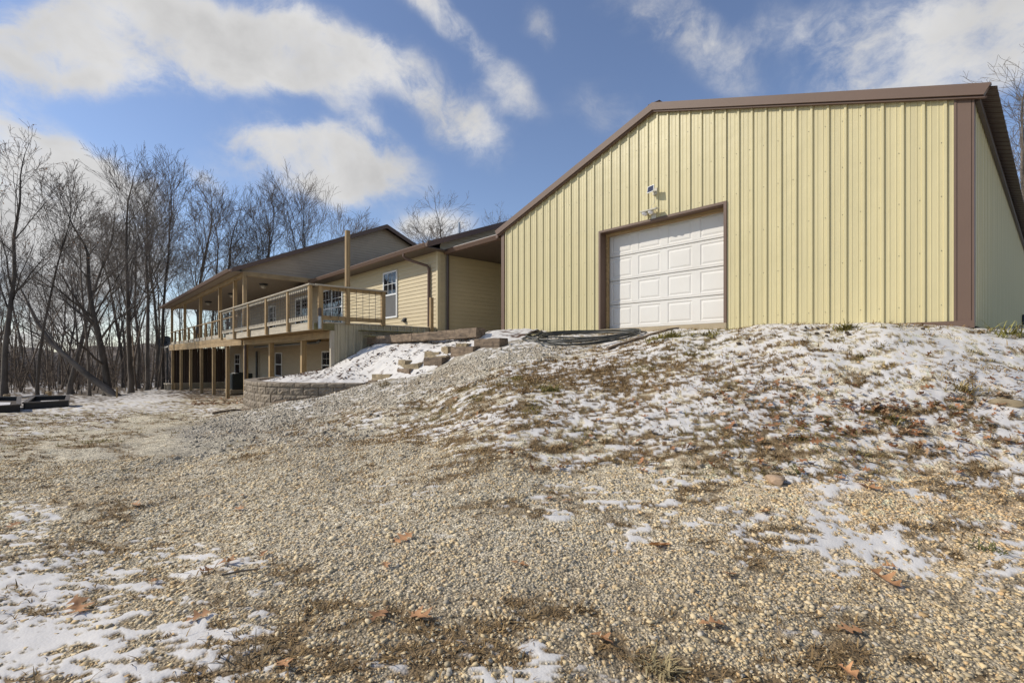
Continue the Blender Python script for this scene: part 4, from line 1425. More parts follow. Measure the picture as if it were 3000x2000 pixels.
def build_deck():
    D = deck
    top = Zr(1.965)
    # open deck: boards, joists, rim
    nb = 27
    bw = (YH - .06 - YO) / nb
    first = None
    for i in range(nb):
        y0 = YO + i * bw
        o = MB().box(XJ - .05, XD, y0 + .004, y0 + bw - .004, DECK - .03, DECK).build('deck_board', 'woodgrey_x', D)
    for i in range(16):
        x = XJ + .3 + i * (XD - XJ - .55) / 15
        MB().box(x - .02, x + .02, YO + .045, YH - .1, DECK - .215, DECK - .034).build('joist', 'wood_y', D)
    MB().box(XJ - .05, XD - .001, YO + .002, YO + .042, DECK - .21, DECK - .033).build('rim_board', 'woodgrey_x', D)
    MB().box(XD - .042, XD - .002, YO + .044, YC - .05, DECK - .21, DECK - .033).build('rim_board', 'wood_moss', D)
    MB().box(XD - .10, XD - .062, YC - .05, YH - .05, DECK - .21, DECK - .033).build('rim_board', 'wood_moss', D)
    # snow dusting on the boards by the east edge
    MB().box(XD - 1.3, XD - .06, YO + .4, YH - .9, DECK + .001, DECK + .012).build('deck_snow', 'snow', D)
    # front railing
    xs = [x_at(p, YO) for p in (653, 690, 732, 785, 849, 916)]
    xs[-1] = XD - .05
    for x in xs:
        MB().box(x - .055, x + .055, YO - .085, YO - .002, DECK - .21, top - .03).build('rail_post', 'wood_z', D)
    MB().box(xs[0] - .12, xs[-1] + .12, YO - .11, YO + .05, top - .03, top + .01).build('top_rail', 'woodgrey_x', D)
    for a, b in zip(xs[:-1], xs[1:]):
        a, b = a + .056, b - .056
        MB().box(a, b, YO - .05, YO - .012, DECK + .055, DECK + .17).build('bottom_rail', 'woodgrey_x', D)
        MB().box(a, b, YO - .05, YO - .012, top - .125, top - .031).build('upper_rail', 'woodgrey_x', D)
        wire_panel(D, 'x', YO - .056, a, b, DECK + .10, top - .06)
    # east railing
    ys = [YO - .03, y_at(938, XD), y_at(1017, XD), y_at(1121, XD)]
    tall = {2: Zr(3.54)}
    for i, y in enumerate(ys):
        if i == 0:
            continue
        zt = tall.get(i, top - .03)
        MB().box(XD - .03, XD + .075, y - .055, y + .055, DECK - (.21 if i < 2 else .03), zt).build('rail_post', 'wood_z', D)
    MB().box(XD - .05, XD + .12, YO + .052, ys[-1] + .08, top - .031, top + .008).build('top_rail', 'woodgrey_y', D)
    for a, b in zip(ys[1:-1], ys[2:]):
        a, b = a + .056, b - .056
        MB().box(XD + .0, XD + .038, a, b, DECK + .055, DECK + .17).build('bottom_rail', 'wood_y', D)
        MB().box(XD + .0, XD + .038, a, b, top - .125, top - .032).build('upper_rail', 'wood_y', D)
        wire_panel(D, 'y', XD + .045, a, b, DECK + .10, top - .06, .2, .1)
    # newel by the house wall
    MB().box(XD - .03, XD + .07, YH - .32, YH - .22, Zr(.72), Zr(1.91)).build('newel_post', 'wood_z', D)
    # steps down to the landing
    for (x0, z, y0, y1) in ((XD + .05, .80, 6.05, YH - .12), (XD + .33, .635, 6.1, YH - .12)):
        MB().box(x0, x0 + .27, y0, y1, Zr(z) - .035, Zr(z)).build('stair_tread', 'wood_moss', D)
        MB().box(x0 + .02, x0 + .25, y0 + .08, y1 - .3, Zr(z) + .001, Zr(z) + .008).build('tread_snow', 'snow', D)
    MB().box(XD + .04, XD + .6, YH - .14, YH - .10, Zr(.5), Zr(.78)).build('stair_stringer', 'wood_moss', D)
    # ribbed metal skirt under the east edge, sheet by sheet
    a = YC - .02
    while a < YH - .1:
        b = min(a + 3 * .2286, YH - .06)
        pr = rib_profile(a, b, YC + .08)
        n = len(pr)
        v = [(XD - .045 + dp * 1.9, y, Zr(-1.0)) for y, dp in pr] + [(XD - .045 + dp * 1.9, y, DECK - .033) for y, dp in pr]
        MB().add(v, [(i, i + 1, n + i + 1, n + i) for i in range(n - 1)]).build('skirt_panel', 'skirt', D)
        a = b + .002
    MB().box(XD - .12, XD - .02, YC - .13, YC - .03, Zr(-1.2), DECK - .22).build('skirt_post', 'woodgrey_z', D)
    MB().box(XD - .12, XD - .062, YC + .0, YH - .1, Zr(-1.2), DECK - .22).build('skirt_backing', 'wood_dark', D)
    # beam and posts under the deck
    zb0, zb1 = Zr(.565), Zr(.765)
    MB().box(XJ + .08, XD - .15, YC - .03, YC + .05, zb0, zb1).build('beam', 'wood_x', D)
    posts = [504, 529, 556.5, 588, 624, 664.5, 717, 784, 877]
    for i, p in enumerate(posts):
        x = x_at(p, YC)
        zg = gz(x, YC) - .25
        wd = .075 if i != 6 else .09
        MB().box(x - wd, x + wd, YC + .052 if i > 6 else YC - .03, YC + .20 if i > 6 else YC + .11, zg, zb0 + (.18 if i > 6 else 0) - .002).build('post', 'wood_z', D)
    # downspout beside the corner post
    xc = x_at(717, YC)
    MB().tube([(xc + .17, YC - .02, Zr(.55)), (xc + .17, YC - .02, Zr(-1.6)), (xc + .2, YC - .14, Zr(-1.68))], .05, 6).build('downspout', 'brown_dark', D)
    MB().tube([(xc + .3, YC + .3, Zr(.48)), (x_at(930, YC + .3), YC + .3, Zr(.50)), (x_at(938, YC + .3), YC + .3, Zr(.56))], .045, 6).build('drain_pipe', 'black_plastic', D)
    # ---- covered porch (west part)
    xw = x_at(501, YC)
    MB().box(xw - .2, XJ + .05, YC - .06, YH - .05, DECK - .04, DECK - .005).build('porch_floor', 'woodgrey_x', D)
    seg = [xw - .25, xw + 6.2, xw + 13.4, XJ + .06]
    for a, b in zip(seg[:-1], seg[1:]):
        MB().box(a + .003, b - .003, YC - .075, YC - .035, Zr(.77), DECK - .03).build('rim_board', 'wood_x', D)
    seg = [xw - .2, xw + 8.6, xw + 16.2, XJ + .07]
    for a, b in zip(seg[:-1], seg[1:]):
        MB().box(a + .003, b - .003, YC - .068, YC - .032, zb0 + .0, Zr(.762)).build('beam', 'wood_x', D)
    MB().box(xw - .2, XJ + .05, YC + .02, YC + .10, zb0 + .01, Zr(.765)).build('beam', 'wood_x', D)
    up = [501.5, 539, 585, 641.5, 685, 713]
    upx = [x_at(p, YC) for p in up]
    for x in upx:
        MB().box(x - .07, x + .07, YC - .02, YC + .12, DECK - .03, Zr(3.42)).build('porch_post', 'wood_z', D)
    MB().box(upx[0] - .1, upx[-1] + .1, YC - .03, YC + .13, Zr(3.421), Zr(3.62)).build('header_beam', 'wood_x', D)
    MB().box(upx[-1] - .02, upx[-1] + .07, YC + .13, YH - .02, Zr(3.43), Zr(3.63)).build('header_beam', 'wood_y', D)
    # its lower railing
    zt = Zr(1.86)
    MB().box(upx[0] - .05, xs[0] - .06, YC - .07, YC + .03, zt - .04, zt).build('top_rail', 'wood_x', D)
    short = [512.5, 525, 552, 568.5, 602.5, 621]
    stops = sorted([x_at(p, YC) for p in short] + upx[:4])
    for p in short:
        x = x_at(p, YC)
        MB().box(x - .05, x + .05, YC - .03, YC + .07, DECK - .004, zt - .041).build('rail_post', 'wood_z', D)
    for x0, x1 in zip(stops[:-1], stops[1:]):
        MB().box(x0 + .08, x1 - .08, YC + .0, YC + .035, DECK + .02, DECK + .17).build('kick_board', 'woodgrey_x', D)
    # railing across the west end and rear posts
    MB().box(xw - .06, xw + .03, YC + .2, YH - .1, zt - .04, zt).build('top_rail', 'wood_y', D)
    for k in range(1, 6):
        y = YC + k * (YH - YC) / 6
        MB().box(xw - .05, xw + .05, y - .05, y + .05, DECK - .004, zt - .041).build('rail_post', 'wood_z', D)
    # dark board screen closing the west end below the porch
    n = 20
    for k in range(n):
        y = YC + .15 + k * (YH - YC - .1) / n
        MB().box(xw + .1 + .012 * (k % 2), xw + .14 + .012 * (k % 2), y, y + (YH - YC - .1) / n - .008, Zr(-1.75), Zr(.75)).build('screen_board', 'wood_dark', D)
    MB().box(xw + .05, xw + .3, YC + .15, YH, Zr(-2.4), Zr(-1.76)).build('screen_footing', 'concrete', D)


build_deck()

# cylinder at the deck corner
cx, cy = XD + .10, YO + .16
cyl = thing('steel_canister', 'small silver canister with dark sleeve at the deck corner post', 'canister', (cx, cy, DECK - .2))
MB().tube([(cx, cy, DECK - .19), (cx, cy, DECK + .13), (cx, cy, DECK + .16)], [.052, .052, .03], 12).build('cylinder', 'galv', cyl, smooth=False)
MB().tube([(cx, cy, DECK + .161), (cx, cy, DECK + .36)], [.046, .046], 12).build('sleeve', 'brown_dark', cyl)

# ------------------------------------------------------------------ items under and beside the deck
p = P(698, 1155, 23.5)
acx, acy, acz = x_at(703, 6.9), 6.9, Zr(-1.72)
ac = thing('air_conditioner', 'dark green air conditioner unit under the porch beside corner post', 'air conditioner', (acx, acy, acz))
m = MB().box(acx - .52, acx + .52, acy - .5, acy + .5, acz + .08, acz + .92)
m.build('cabinet', 'ac', ac, bevel=.03)
for k in range(9):
    z = acz + .16 + k * .075
    MB().box(acx - .46, acx + .46, acy - .515, acy - .502, z, z + .03).build('louver', 'dark_metal', ac)
MB().tube([(acx, acy, acz + .921), (acx, acy, acz + .97)], [.42, .38], 16).build('fan_grille', 'dark_metal', ac)
MB().box(acx - .6, acx + .6, acy - .6, acy + .6, acz - .15, acz + .079).build('pad', 'concrete', ac)

# satellite dish beyond the porch end
p = P(486, 1003, 38)
dish = thing('satellite_dish', 'grey satellite dish beyond the far end of the porch', 'satellite dish', (p.x, p.y, gz(p.x, p.y)))
m = MB()
ax_n = Vector((0.75, -0.6, 0.3)).normalized()
uu = ax_n.orthogonal().normalized()
vv = ax_n.cross(uu)
rings = 6
nseg = 20
m.v.append(tuple(p))
for r in range(1, rings + 1):
    q = r / rings
    for k in range(nseg):
        a = 2 * math.pi * k / nseg
        m.v.append(tuple(p + (uu * math.cos(a) + vv * math.sin(a)) * .5 * q + ax_n * .13 * q * q))
for k in range(nseg):
    m.f.append((0, 1 + k, 1 + (k + 1) % nseg))
    for r in range(rings - 1):
        a, b = 1 + r * nseg + k, 1 + r * nseg + (k + 1) % nseg
        m.f.append((a, b, b + nseg, a + nseg))
m.build('reflector', 'dark_metal', dish, smooth=True)
MB().tube([tuple(p - ax_n * .02), (p.x - .1, p.y + .1, p.z - .5), (p.x - .1, p.y + .1, gz(p.x, p.y) - .1)], .06, 8).build('mast', 'dark_metal', dish)
MB().tube([tuple(p + vv * .47 + ax_n * .12), tuple(p + vv * .1 + ax_n * .55)], .025, 6).build('feed_arm', 'dark_metal', dish)

# small plank stand by the first post
p = P(492, 1140, 34)
st = thing('plank_stand', 'low pale plank stand beside the farthest deck post', 'stand', (p.x, p.y, gz(p.x, p.y)))
zz = gz(p.x, p.y)
MB().box(p.x - .8, p.x + .7, p.y - .15, p.y + .15, zz + .42, zz + .48).build('plank', 'woodgrey_x', st)
for k in (-.7, .6):
    MB().box(p.x + k - .04, p.x + k + .04, p.y - .12, p.y + .12, zz - .1, zz + .419).build('leg', 'woodgrey_z', st)

# ------------------------------------------------------------------ retaining wall of split-face blocks


def arc_table(curve):
    s = [0.0]
    for a, b in zip(curve[:-1], curve[1:]):
        s.append(s[-1] + (b - a).length)
    return s


WS = arc_table(WALL_CURVE)


def on_wall(s):
    s = min(max(s, 0), WS[-1] - 1e-4)
    for i in range(len(WS) - 1):
        if WS[i] <= s <= WS[i + 1]:
            t = (s - WS[i]) / (WS[i + 1] - WS[i])
            p = WALL_CURVE[i].lerp(WALL_CURVE[i + 1], t)
            d = (WALL_CURVE[i + 1] - WALL_CURVE[i]).normalized()
            return p, d
    return WALL_CURVE[-1], (WALL_CURVE[-1] - WALL_CURVE[-2]).normalized()


def block_mesh(name, L, D, Hh, seed, rough):
    """block with a broken face on local -Y side"""
    r = random.Random(seed)
    nx, nz = 6, 4
    v, f = [], []
    for j in range(nz + 1):
        for i in range(nx + 1):
            edge = i in (0, nx) or j in (0, nz)
            x = -L / 2 + L * i / nx
            z = Hh * j / nz
            y = -D / 2 - (0 if edge else (.005 + r.random() * rough))
            if not edge:
                x += (r.random() - .5) * .02
                z += (r.random() - .5) * .015
            v.append((x, y, z))
    W = nx + 1
    for j in range(nz):
        for i in range(nx):
            f.append((j * W + i, j * W + i + 1, (j + 1) * W + i + 1, (j + 1) * W + i))
    n = len(v)
    v += [(-L / 2 * .86, D / 2, 0), (L / 2 * .86, D / 2, 0), (L / 2 * .86, D / 2, Hh), (-L / 2 * .86, D / 2, Hh)]
    bot = [i for i in range(W)]
    topr = [nz * W + i for i in range(W)]
    lef = [j * W for j in range(nz + 1)]
    rig = [j * W + nx for j in range(nz + 1)]
    f.append(tuple(bot[::-1] + [n, n + 1]))
    f.append(tuple(topr + [n + 2, n + 3]))
    f.append(tuple(lef + [n + 3, n]))
    f.append(tuple(rig[::-1] + [n + 1, n + 2]))
    f.append((n + 1, n, n + 3, n + 2))
    return MB().add(v, f).mesh(name)


rw = thing('retaining_wall', 'curved low retaining wall of tan split-face blocks below the snowy bank', 'wall', (-13, 4, Zr(-1.5)))


def build_wall():
    Hb, Lb, Db = .187, .355, .26
    rough = [block_mesh('block', Lb - .006, Db, Hb - .006, 10 + k, .026) for k in range(5)]
    caps = [block_mesh('cap_block', Lb + .03, Db + .05, .094, 30 + k, .012) for k in range(3)]
    for me in rough + caps:
        me.materials.append(M['block'])
    zc = Zr(WALL_Z) - .094
    tot = WS[-1]
    for c in range(6):
        z0 = zc - (c + 1) * Hb
        s = (Lb / 2 if c % 2 else 0) + Lb / 2
        k = 0
        while s < tot - .05:
            p, d = on_wall(s)
            g = gz(p.x, p.y)
            if z0 + Hb > g - .15:
                o = bpy.data.objects.new('block', rough[random.randrange(5)])
                COL.objects.link(o)
                o.parent = rw
                o.rotation_euler = (0, 0, math.atan2(d.y, d.x) + (random.random() - .5) * .03)
                nrm = Vector((d.y, -d.x, 0))
                o.location = p + nrm * (-.018 * (c == -1) + .012 * c + (random.random() - .5) * .012) + Vector((0, 0, z0)) - rw.location
            s += Lb
            k += 1
    s = .19
    while s < tot - .02:
        p, d = on_wall(s)
        o = bpy.data.objects.new('cap_block', caps[random.randrange(3)])
        COL.objects.link(o)
        o.parent = rw
        o.rotation_euler = (0, 0, math.atan2(d.y, d.x))
        o.location = p + Vector((0, 0, zc + .001)) - rw.location
        s += Lb + .036


build_wall()

# ------------------------------------------------------------------ railroad ties, stones, edging


def rough_beam(name, L, D, Hh, seed, material, amp=.012, nx=10):
    r = random.Random(seed)
    v, f = [], []
    sec = [(-D / 2, 0), (D / 2, 0), (D / 2, Hh), (-D / 2, Hh)]
    sec2 = []
    for i in range(4):
        a, b = sec[i], sec[(i + 1) % 4]
        for t in (.06, .5, .94):
            sec2.append((a[0] + (b[0] - a[0]) * t, a[1] + (b[1] - a[1]) * t))
    k = len(sec2)
    for i in range(nx + 1):
        x = -L / 2 + L * i / nx
        for (y, z) in sec2:
            e = amp * (.5 if i in (0, nx) else 1)
            v.append((x + (r.random() - .5) * amp * .8, y + (r.random() - .5) * e, z + (r.random() - .5) * e))
    for i in range(nx):
        for j in range(k):
            a, b = i * k + j, i * k + (j + 1) % k
            f.append((a, a + k, b + k, b))
    f.append(tuple(range(k)))
    f.append(tuple(nx * k + j for j in range(k - 1, -1, -1)))
    me = MB().add(v, f).mesh(name)
    me.materials.append(M[material])
    return me


def tie(px0, px1, pytop, d, Hh, label, D=.22, rot=0.0, L=None, seed=1, sink=.0, mat_='tie'):
    a, b = P(px0, pytop, d), None
    x0, y0 = a.x, a.y
    x1 = x_at(px1, y0)
    L = L or abs(x1 - x0)
    me = rough_beam('railroad_tie', L, D, Hh, seed, mat_)
    o = bpy.data.objects.new('railroad_tie', me)
    COL.objects.link(o)
    cxy = Vector((x0 + L / 2, y0 + D / 2, a.z - Hh))
    o.location = cxy
    o.rotation_euler = (0, 0, rot)
    tag(o, label, 'timber', 'railroad tie steps and edging')
    return o


tie(1389, 1463, 993, 9.9, .30, 'snow dusted railroad tie, topmost step near the hose coil', seed=2)
tie(1320, 1385, 1016, 10.2, .32, 'railroad tie step, second from the top of the slope', seed=3, D=.24)
tie(1241, 1294, 1047, 10.5, .34, 'railroad tie step in the middle of the five', seed=4, D=.24)
tie(1163, 1198, 1079, 10.9, .34, 'railroad tie step, second from the bottom beside bank', seed=5, D=.26)
tie(1078, 1095, 1113, 11.2, .32, 'lowest railroad tie step where the block wall ends', seed=6, L=.36, D=.26)
for k, (xa, xb, lab) in enumerate(((XD + .05, XD + 2.5, 'long weathered railroad tie bordering landing, left end by deck skirt'),
                                   (XD + 2.52, P(1388, 980, 10.2).x, 'long railroad tie bordering landing, dark sawn end toward barn'))):
    me = rough_beam('railroad_tie', xb - xa, .24, .2, 20 + k, 'tie', .016, 22)
    o = bpy.data.objects.new('railroad_tie', me)
    COL.objects.link(o)
    o.location = ((xa + xb) / 2, 6.42, Zr(.43) + (.0 if k else -.015))
    o.rotation_euler = (0, math.radians(-.4), 0)
    tag(o, lab, 'timber', 'railroad tie steps and edging')
me = rough_beam('railroad_tie', 1.9, .22, .2, 26, 'tie', .014, 14)
o = bpy.data.objects.new('railroad_tie', me)
COL.objects.link(o)
o.location = (XD + 1.1, 6.5, Zr(.225))
tag(o, 'lower railroad tie half buried under the long landing tie', 'timber', 'railroad tie steps and edging')


def stone(name, px, py, d, sx, sy, sz, label, seed, material, cat='stone', group=None, lift=0.0, on_bank=False, flat=False):
    r = np.random.default_rng(seed)
    import bmesh
    bm = bmesh.new()
    bmesh.ops.create_icosphere(bm, subdivisions=3, radius=1.0)
    dirs = r.normal(size=(9, 3))
    dirs /= np.linalg.norm(dirs, axis=1)[:, None]
    offs = r.uniform(.55, .95, 9)
    ph = r.uniform(0, 6, 6)
    for v in bm.verts:
        c = np.array(v.co)
        for dd, oo in zip(dirs, offs):
            e = c @ dd - oo
            if e > 0:
                c = c - dd * e * .9
        c = c * (1 + .03 * math.sin(5 * c[0] + ph[0]) + .03 * math.sin(6 * c[1] + ph[1]))
        v.co = (c[0] * sx, c[1] * sy, c[2] * sz)
    me = bpy.data.meshes.new(name)
    bm.to_mesh(me)
    bm.free()
    me.materials.append(M[material])
    o = bpy.data.objects.new(name, me)
    COL.objects.link(o)
    p = P(px, py, d)
    z = (bz(p.x, p.y) if on_bank else gz(p.x, p.y))
    o.location = (p.x, p.y, z + lift)
    o.rotation_euler = (r.uniform(-.06, .06), r.uniform(-.06, .06), r.uniform(-.3, .3))
    return tag(o, label, cat, group)


stone('fieldstone', 2270, 1385, 3.62, .085, .06, .05, 'rounded tan fieldstone on the snow edge beside a grass tuft', 3, 'rock', 'rock', lift=.02)
stone('fieldstone', 2945, 1232, 4.45, .13, .09, .05, 'flat pale fieldstone in snow at the right edge', 4, 'flagstone', 'rock', lift=.0)
fs = 'flat stones stepping down beside the ties'


def slab(px, py, d, L, D, label, seed, rot):
    me = rough_beam('flagstone', L, D, .16, seed, 'flagstone', .035, 5)
    o = bpy.data.objects.new('flagstone', me)
    COL.objects.link(o)
    p = P(px, py, d)
    o.location = (p.x, p.y, bz(p.x, p.y) - .13)
    r = random.Random(seed)
    o.rotation_euler = (r.uniform(-.08, .08), r.uniform(-.1, .1), rot)
    return tag(o, label, 'stone', fs)


slab(1296, 1030, 10.35, .46, .30, 'flat tan stone left of the second tie step', 11, .25)
slab(1318, 1013, 10.6, .34, .26, 'flat tan stone just above the second tie step', 12, -.2)
slab(1362, 1008, 10.35, .34, .24, 'small flat stone left of the topmost tie step', 13, .1)
slab(1274, 1042, 10.8, .40, .26, 'flat tan stone above the middle tie step', 14, .3)
slab(1220, 1066, 10.75, .46, .30, 'flat tan stone left of the middle tie step', 15, .2)
slab(1128, 1104, 11.1, .6, .26, 'long flat stone between the two lowest tie steps', 16, .25)
slab(1190, 1076, 11.1, .36, .24, 'thin flat stone behind the fourth tie step', 17, -.1)


def strip(name, pts, w, h, material, label, cat, group=None, lift=0.0, z_fn=None):
    """board lying on the ground through ground points"""
    pts = [Vector(p) for p in pts]
    m = MB()
    for a, b in zip(pts[:-1], pts[1:]):
        pass
    n = len(pts)
    for i, p in enumerate(pts):
        t = (pts[min(i + 1, n - 1)] - pts[max(i - 1, 0)])
        t.z = 0
        t.normalize()
        s = Vector((t.y, -t.x, 0)) * w / 2
        z = (z_fn or gz)(p.x, p.y) + lift
        for q in ((p - s, z - .06), (p + s, z - .06), (p + s, z + h), (p - s, z + h)):
            m.v.append((q[0].x, q[0].y, q[1]))
    for i in range(n - 1):
        for k in range(4):
            a, b = i * 4 + k, i * 4 + (k + 1) % 4
            m.f.append((a, b, b + 4, a + 4))
    m.f += [(3, 2, 1, 0), tuple((n - 1) * 4 + k for k in range(4))]
    o = m.build(name, material)
    return tag(o, label, cat, group)


def line(px0, py0, d0, px1, py1, d1, n=8):
    a, b = P(px0, py0, d0), P(px1, py1, d1)
    return [a.lerp(b, i / n) for i in range(n + 1)]


eg = 'edging boards along the gravel path'
strip('edging_board', line(843, 1179, 11.25, 965, 1152, 11.2), .05, .05, 'tie', 'dark edging board with snow along the block wall base', 'board', eg)
strip('edging_board', line(708, 1206, 12.6, 842, 1180, 11.3), .05, .05, 'tie', 'dark edging board in front of the curved wall end', 'board', eg)
strip('edging_board', line(622, 1222, 12.2, 706, 1207, 12.6), .05, .05, 'tie', 'dark edging board running out left onto the drive', 'board', eg)
strip('edging_board', line(968, 1152, 11.15, 1074, 1128, 11.1), .05, .05, 'tie', 'dark edging board climbing to the lowest tie step', 'board', eg)
strip('lath_board', line(1778, 1027, 8.0, 1985, 975, 9.0), .06, .012, 'tie', 'long thin weathered board lying on the slope below the garage door', 'board', lift=.03)

# ------------------------------------------------------------------ coil of black pipe
hose = None


def build_hose():
    loops = MB()
    r = random.Random(5)
    c0 = P(1700, 985, 9.5)
    pts_all = []
    ux = (P(1900, 979, 9.1) - P(1535, 990, 10.0))
    ux.z = 0
    half = ux.length / 2
    ux.normalize()
    uy = Vector((-ux.y, ux.x, 0))
    ctr = (P(1900, 979, 9.0) + P(1535, 990, 9.9)) / 2
    n = 0
    turns = 6
    pts = []
    for k in range(turns):
        a0 = half * (1.0 - .25 * r.random())
        b0 = .35 + .55 * (k / 6) + .15 * r.random()
        ox, oy = (r.random() - .5) * .4, (r.random() - .6) * .5
        for i in range(28):
            t = 2 * math.pi * i / 28
            x = math.cos(t) * a0 + ox + .08 * math.sin(3 * t + k)
            y = math.sin(t) * b0 * (.85 + .15 * math.cos(2 * t + k)) + oy
            q = ctr + ux * x + uy * y
            z = gz(q.x, q.y) + .03 + .012 * k + .02 * math.sin(2 * t + k * 1.7) * (k / turns) + (.07 if (k > 7 and math.cos(t) < -.3) else 0)
            pts.append(Vector((q.x, q.y, z)))
    # ease the joins between turns
    for _ in range(3):
        pts = [pts[0]] + [(pts[i - 1] + pts[i] * 2 + pts[i + 1]) / 4 for i in range(1, len(pts) - 1)] + [pts[-1]]
    e = P(1985, 985, 8.9)
    loops.tube(pts, .016, 7)
    return tag(loops.build('pipe_coil', 'black_plastic', smooth=True), 'tangled coil of black poly pipe on the ground left of the garage door', 'pipe coil')


build_hose()

# ------------------------------------------------------------------ planters and posts at far left


def planter(corners, h, label):
    """raised bed from ground corner points (open box with a rim)"""
    c = [Vector(q) for q in corners]
    mid = sum(c, Vector()) / len(c)
    zb = min(gz(q.x, q.y) for q in c) - .1
    zt = zb + h + .1
    t = thing('planter_bed', label, 'planter', (mid.x, mid.y, zb), 'raised planter beds by the woods')
    n = len(c)
    for i in range(n):
        a, b = c[i], c[(i + 1) % n]
        d = (b - a)
        d.z = 0
        d.normalize()
        s = Vector((d.y, -d.x, 0)) * .03
        m = MB()
        m.add([(a - s).to_tuple()[:2] + (zb,), (b - s).to_tuple()[:2] + (zb,), (b + s).to_tuple()[:2] + (zb,), (a + s).to_tuple()[:2] + (zb,),
               (a - s).to_tuple()[:2] + (zt,), (b - s).to_tuple()[:2] + (zt,), (b + s).to_tuple()[:2] + (zt,), (a + s).to_tuple()[:2] + (zt,)],
              [(0, 3, 2, 1), (4, 5, 6, 7), (0, 1, 5, 4), (1, 2, 6, 5), (2, 3, 7, 6), (3, 0, 4, 7)])
        m.build('side_board', 'planter', t)
        s2 = s * 2
        m = MB()
        m.add([(a - s2).to_tuple()[:2] + (zt + .002,), (b - s2).to_tuple()[:2] + (zt + .002,), (b + s2).to_tuple()[:2] + (zt + .002,), (a + s2).to_tuple()[:2] + (zt + .002,),
               (a - s2).to_tuple()[:2] + (zt + .04,), (b - s2).to_tuple()[:2] + (zt + .04,), (b + s2).to_tuple()[:2] + (zt + .04,), (a + s2).to_tuple()[:2] + (zt + .04,)],
              [(0, 3, 2, 1), (4, 5, 6, 7), (0, 1, 5, 4), (1, 2, 6, 5), (2, 3, 7, 6), (3, 0, 4, 7)])
        m.build('rim', 'planter_cap', t)
    m = MB().add([(q.x, q.y, zt - .12) for q in c], [tuple(range(n))])
    m.build('soil', 'earth', t)
    m = MB()
    k = .5
    m.add([(mid.x + (q.x - mid.x) * k, mid.y + (q.y - mid.y) * k, zt - .10) for q in c], [tuple(range(n))])
    m.build('snow_patch', 'snow', t)
    return t


planter([P(72, 1205, 16.3), P(196, 1190, 17.2), P(200, 1178, 19.6), P(98, 1182, 19.0)], .40, 'black rectangular planter bed with snow inside, nearer the house')
planter([P(-60, 1218, 14.6), P(55, 1208, 15.4), P(56, 1190, 18.5), P(-40, 1190, 18.5)], .40, 'black planter bed cut off by the left edge')
for (px, py, d, hh, lab) in ((20, 1172, 19.5, .45, 'short round wooden post behind the left edge planter'), (142, 1163, 21.5, .5, 'square wooden post behind the planter with snow'),
                             (342, 1160, 25, .5, 'thin leaning stake at the edge of the woods')):
    q = P(px, py, d)
    zg = gz(q.x, q.y)
    w_ = .11 if px < 300 else .04
    o = MB().tube([(q.x, q.y, zg - .2), (q.x + .02, q.y, zg + hh), (q.x + .02, q.y, zg + hh + .02)], [w_, w_ * .95, w_ * .7], 8 if px < 100 else 4).build('wooden_post', 'wood_z')
    tag(o, lab, 'post', 'posts by the planters')
q0, q1 = P(20, 1172, 19.5), P(138, 1163, 21.4)
o = MB().tube([(q0.x, q0.y, gz(q0.x, q0.y) + .28), (q1.x, q1.y, gz(q1.x, q1.y) + .38)], .05, 4).build('fence_rail', 'woodgrey_x')
tag(o, 'pale wooden rail joining the two posts behind planters', 'rail')

# ------------------------------------------------------------------ bare trees


class TreeBuf:
    def __init__(self):
        self.v, self.f, self.n = [], [], 0

    def tube(self, pts, rad, sides):
        """pts (k,3), rad (k,)"""
        k = len(pts)
        t = np.gradient(pts, axis=0)
        t /= np.linalg.norm(t, axis=1)[:, None] + 1e-9
        ref = np.where(np.abs(t[:, 2:3]) < .9, np.array([[0, 0, 1.0]]), np.array([[1.0, 0, 0]]))
        u = np.cross(t, ref)
        u /= np.linalg.norm(u, axis=1)[:, None] + 1e-9
        w = np.cross(t, u)
        a = np.arange(sides) * 2 * np.pi / sides
        ring = pts[:, None, :] + rad[:, None, None] * (u[:, None, :] * np.cos(a)[None, :, None] + w[:, None, :] * np.sin(a)[None, :, None])
        self.v.append(ring.reshape(-1, 3))
        i = np.arange(k - 1)[:, None] * sides
        j = np.arange(sides)[None, :]
        j2 = (j + 1) % sides
        q = np.stack([i + j, i + j2, i + sides + j2, i + sides + j], -1).reshape(-1, 4) + self.n
        self.f.append(q)
        self.n += k * sides

    def mesh(self, name, material):
        me = fast_mesh(name, np.concatenate(self.v), np.concatenate(self.f), smooth=True)
        me.materials.append(M[material])
        return me


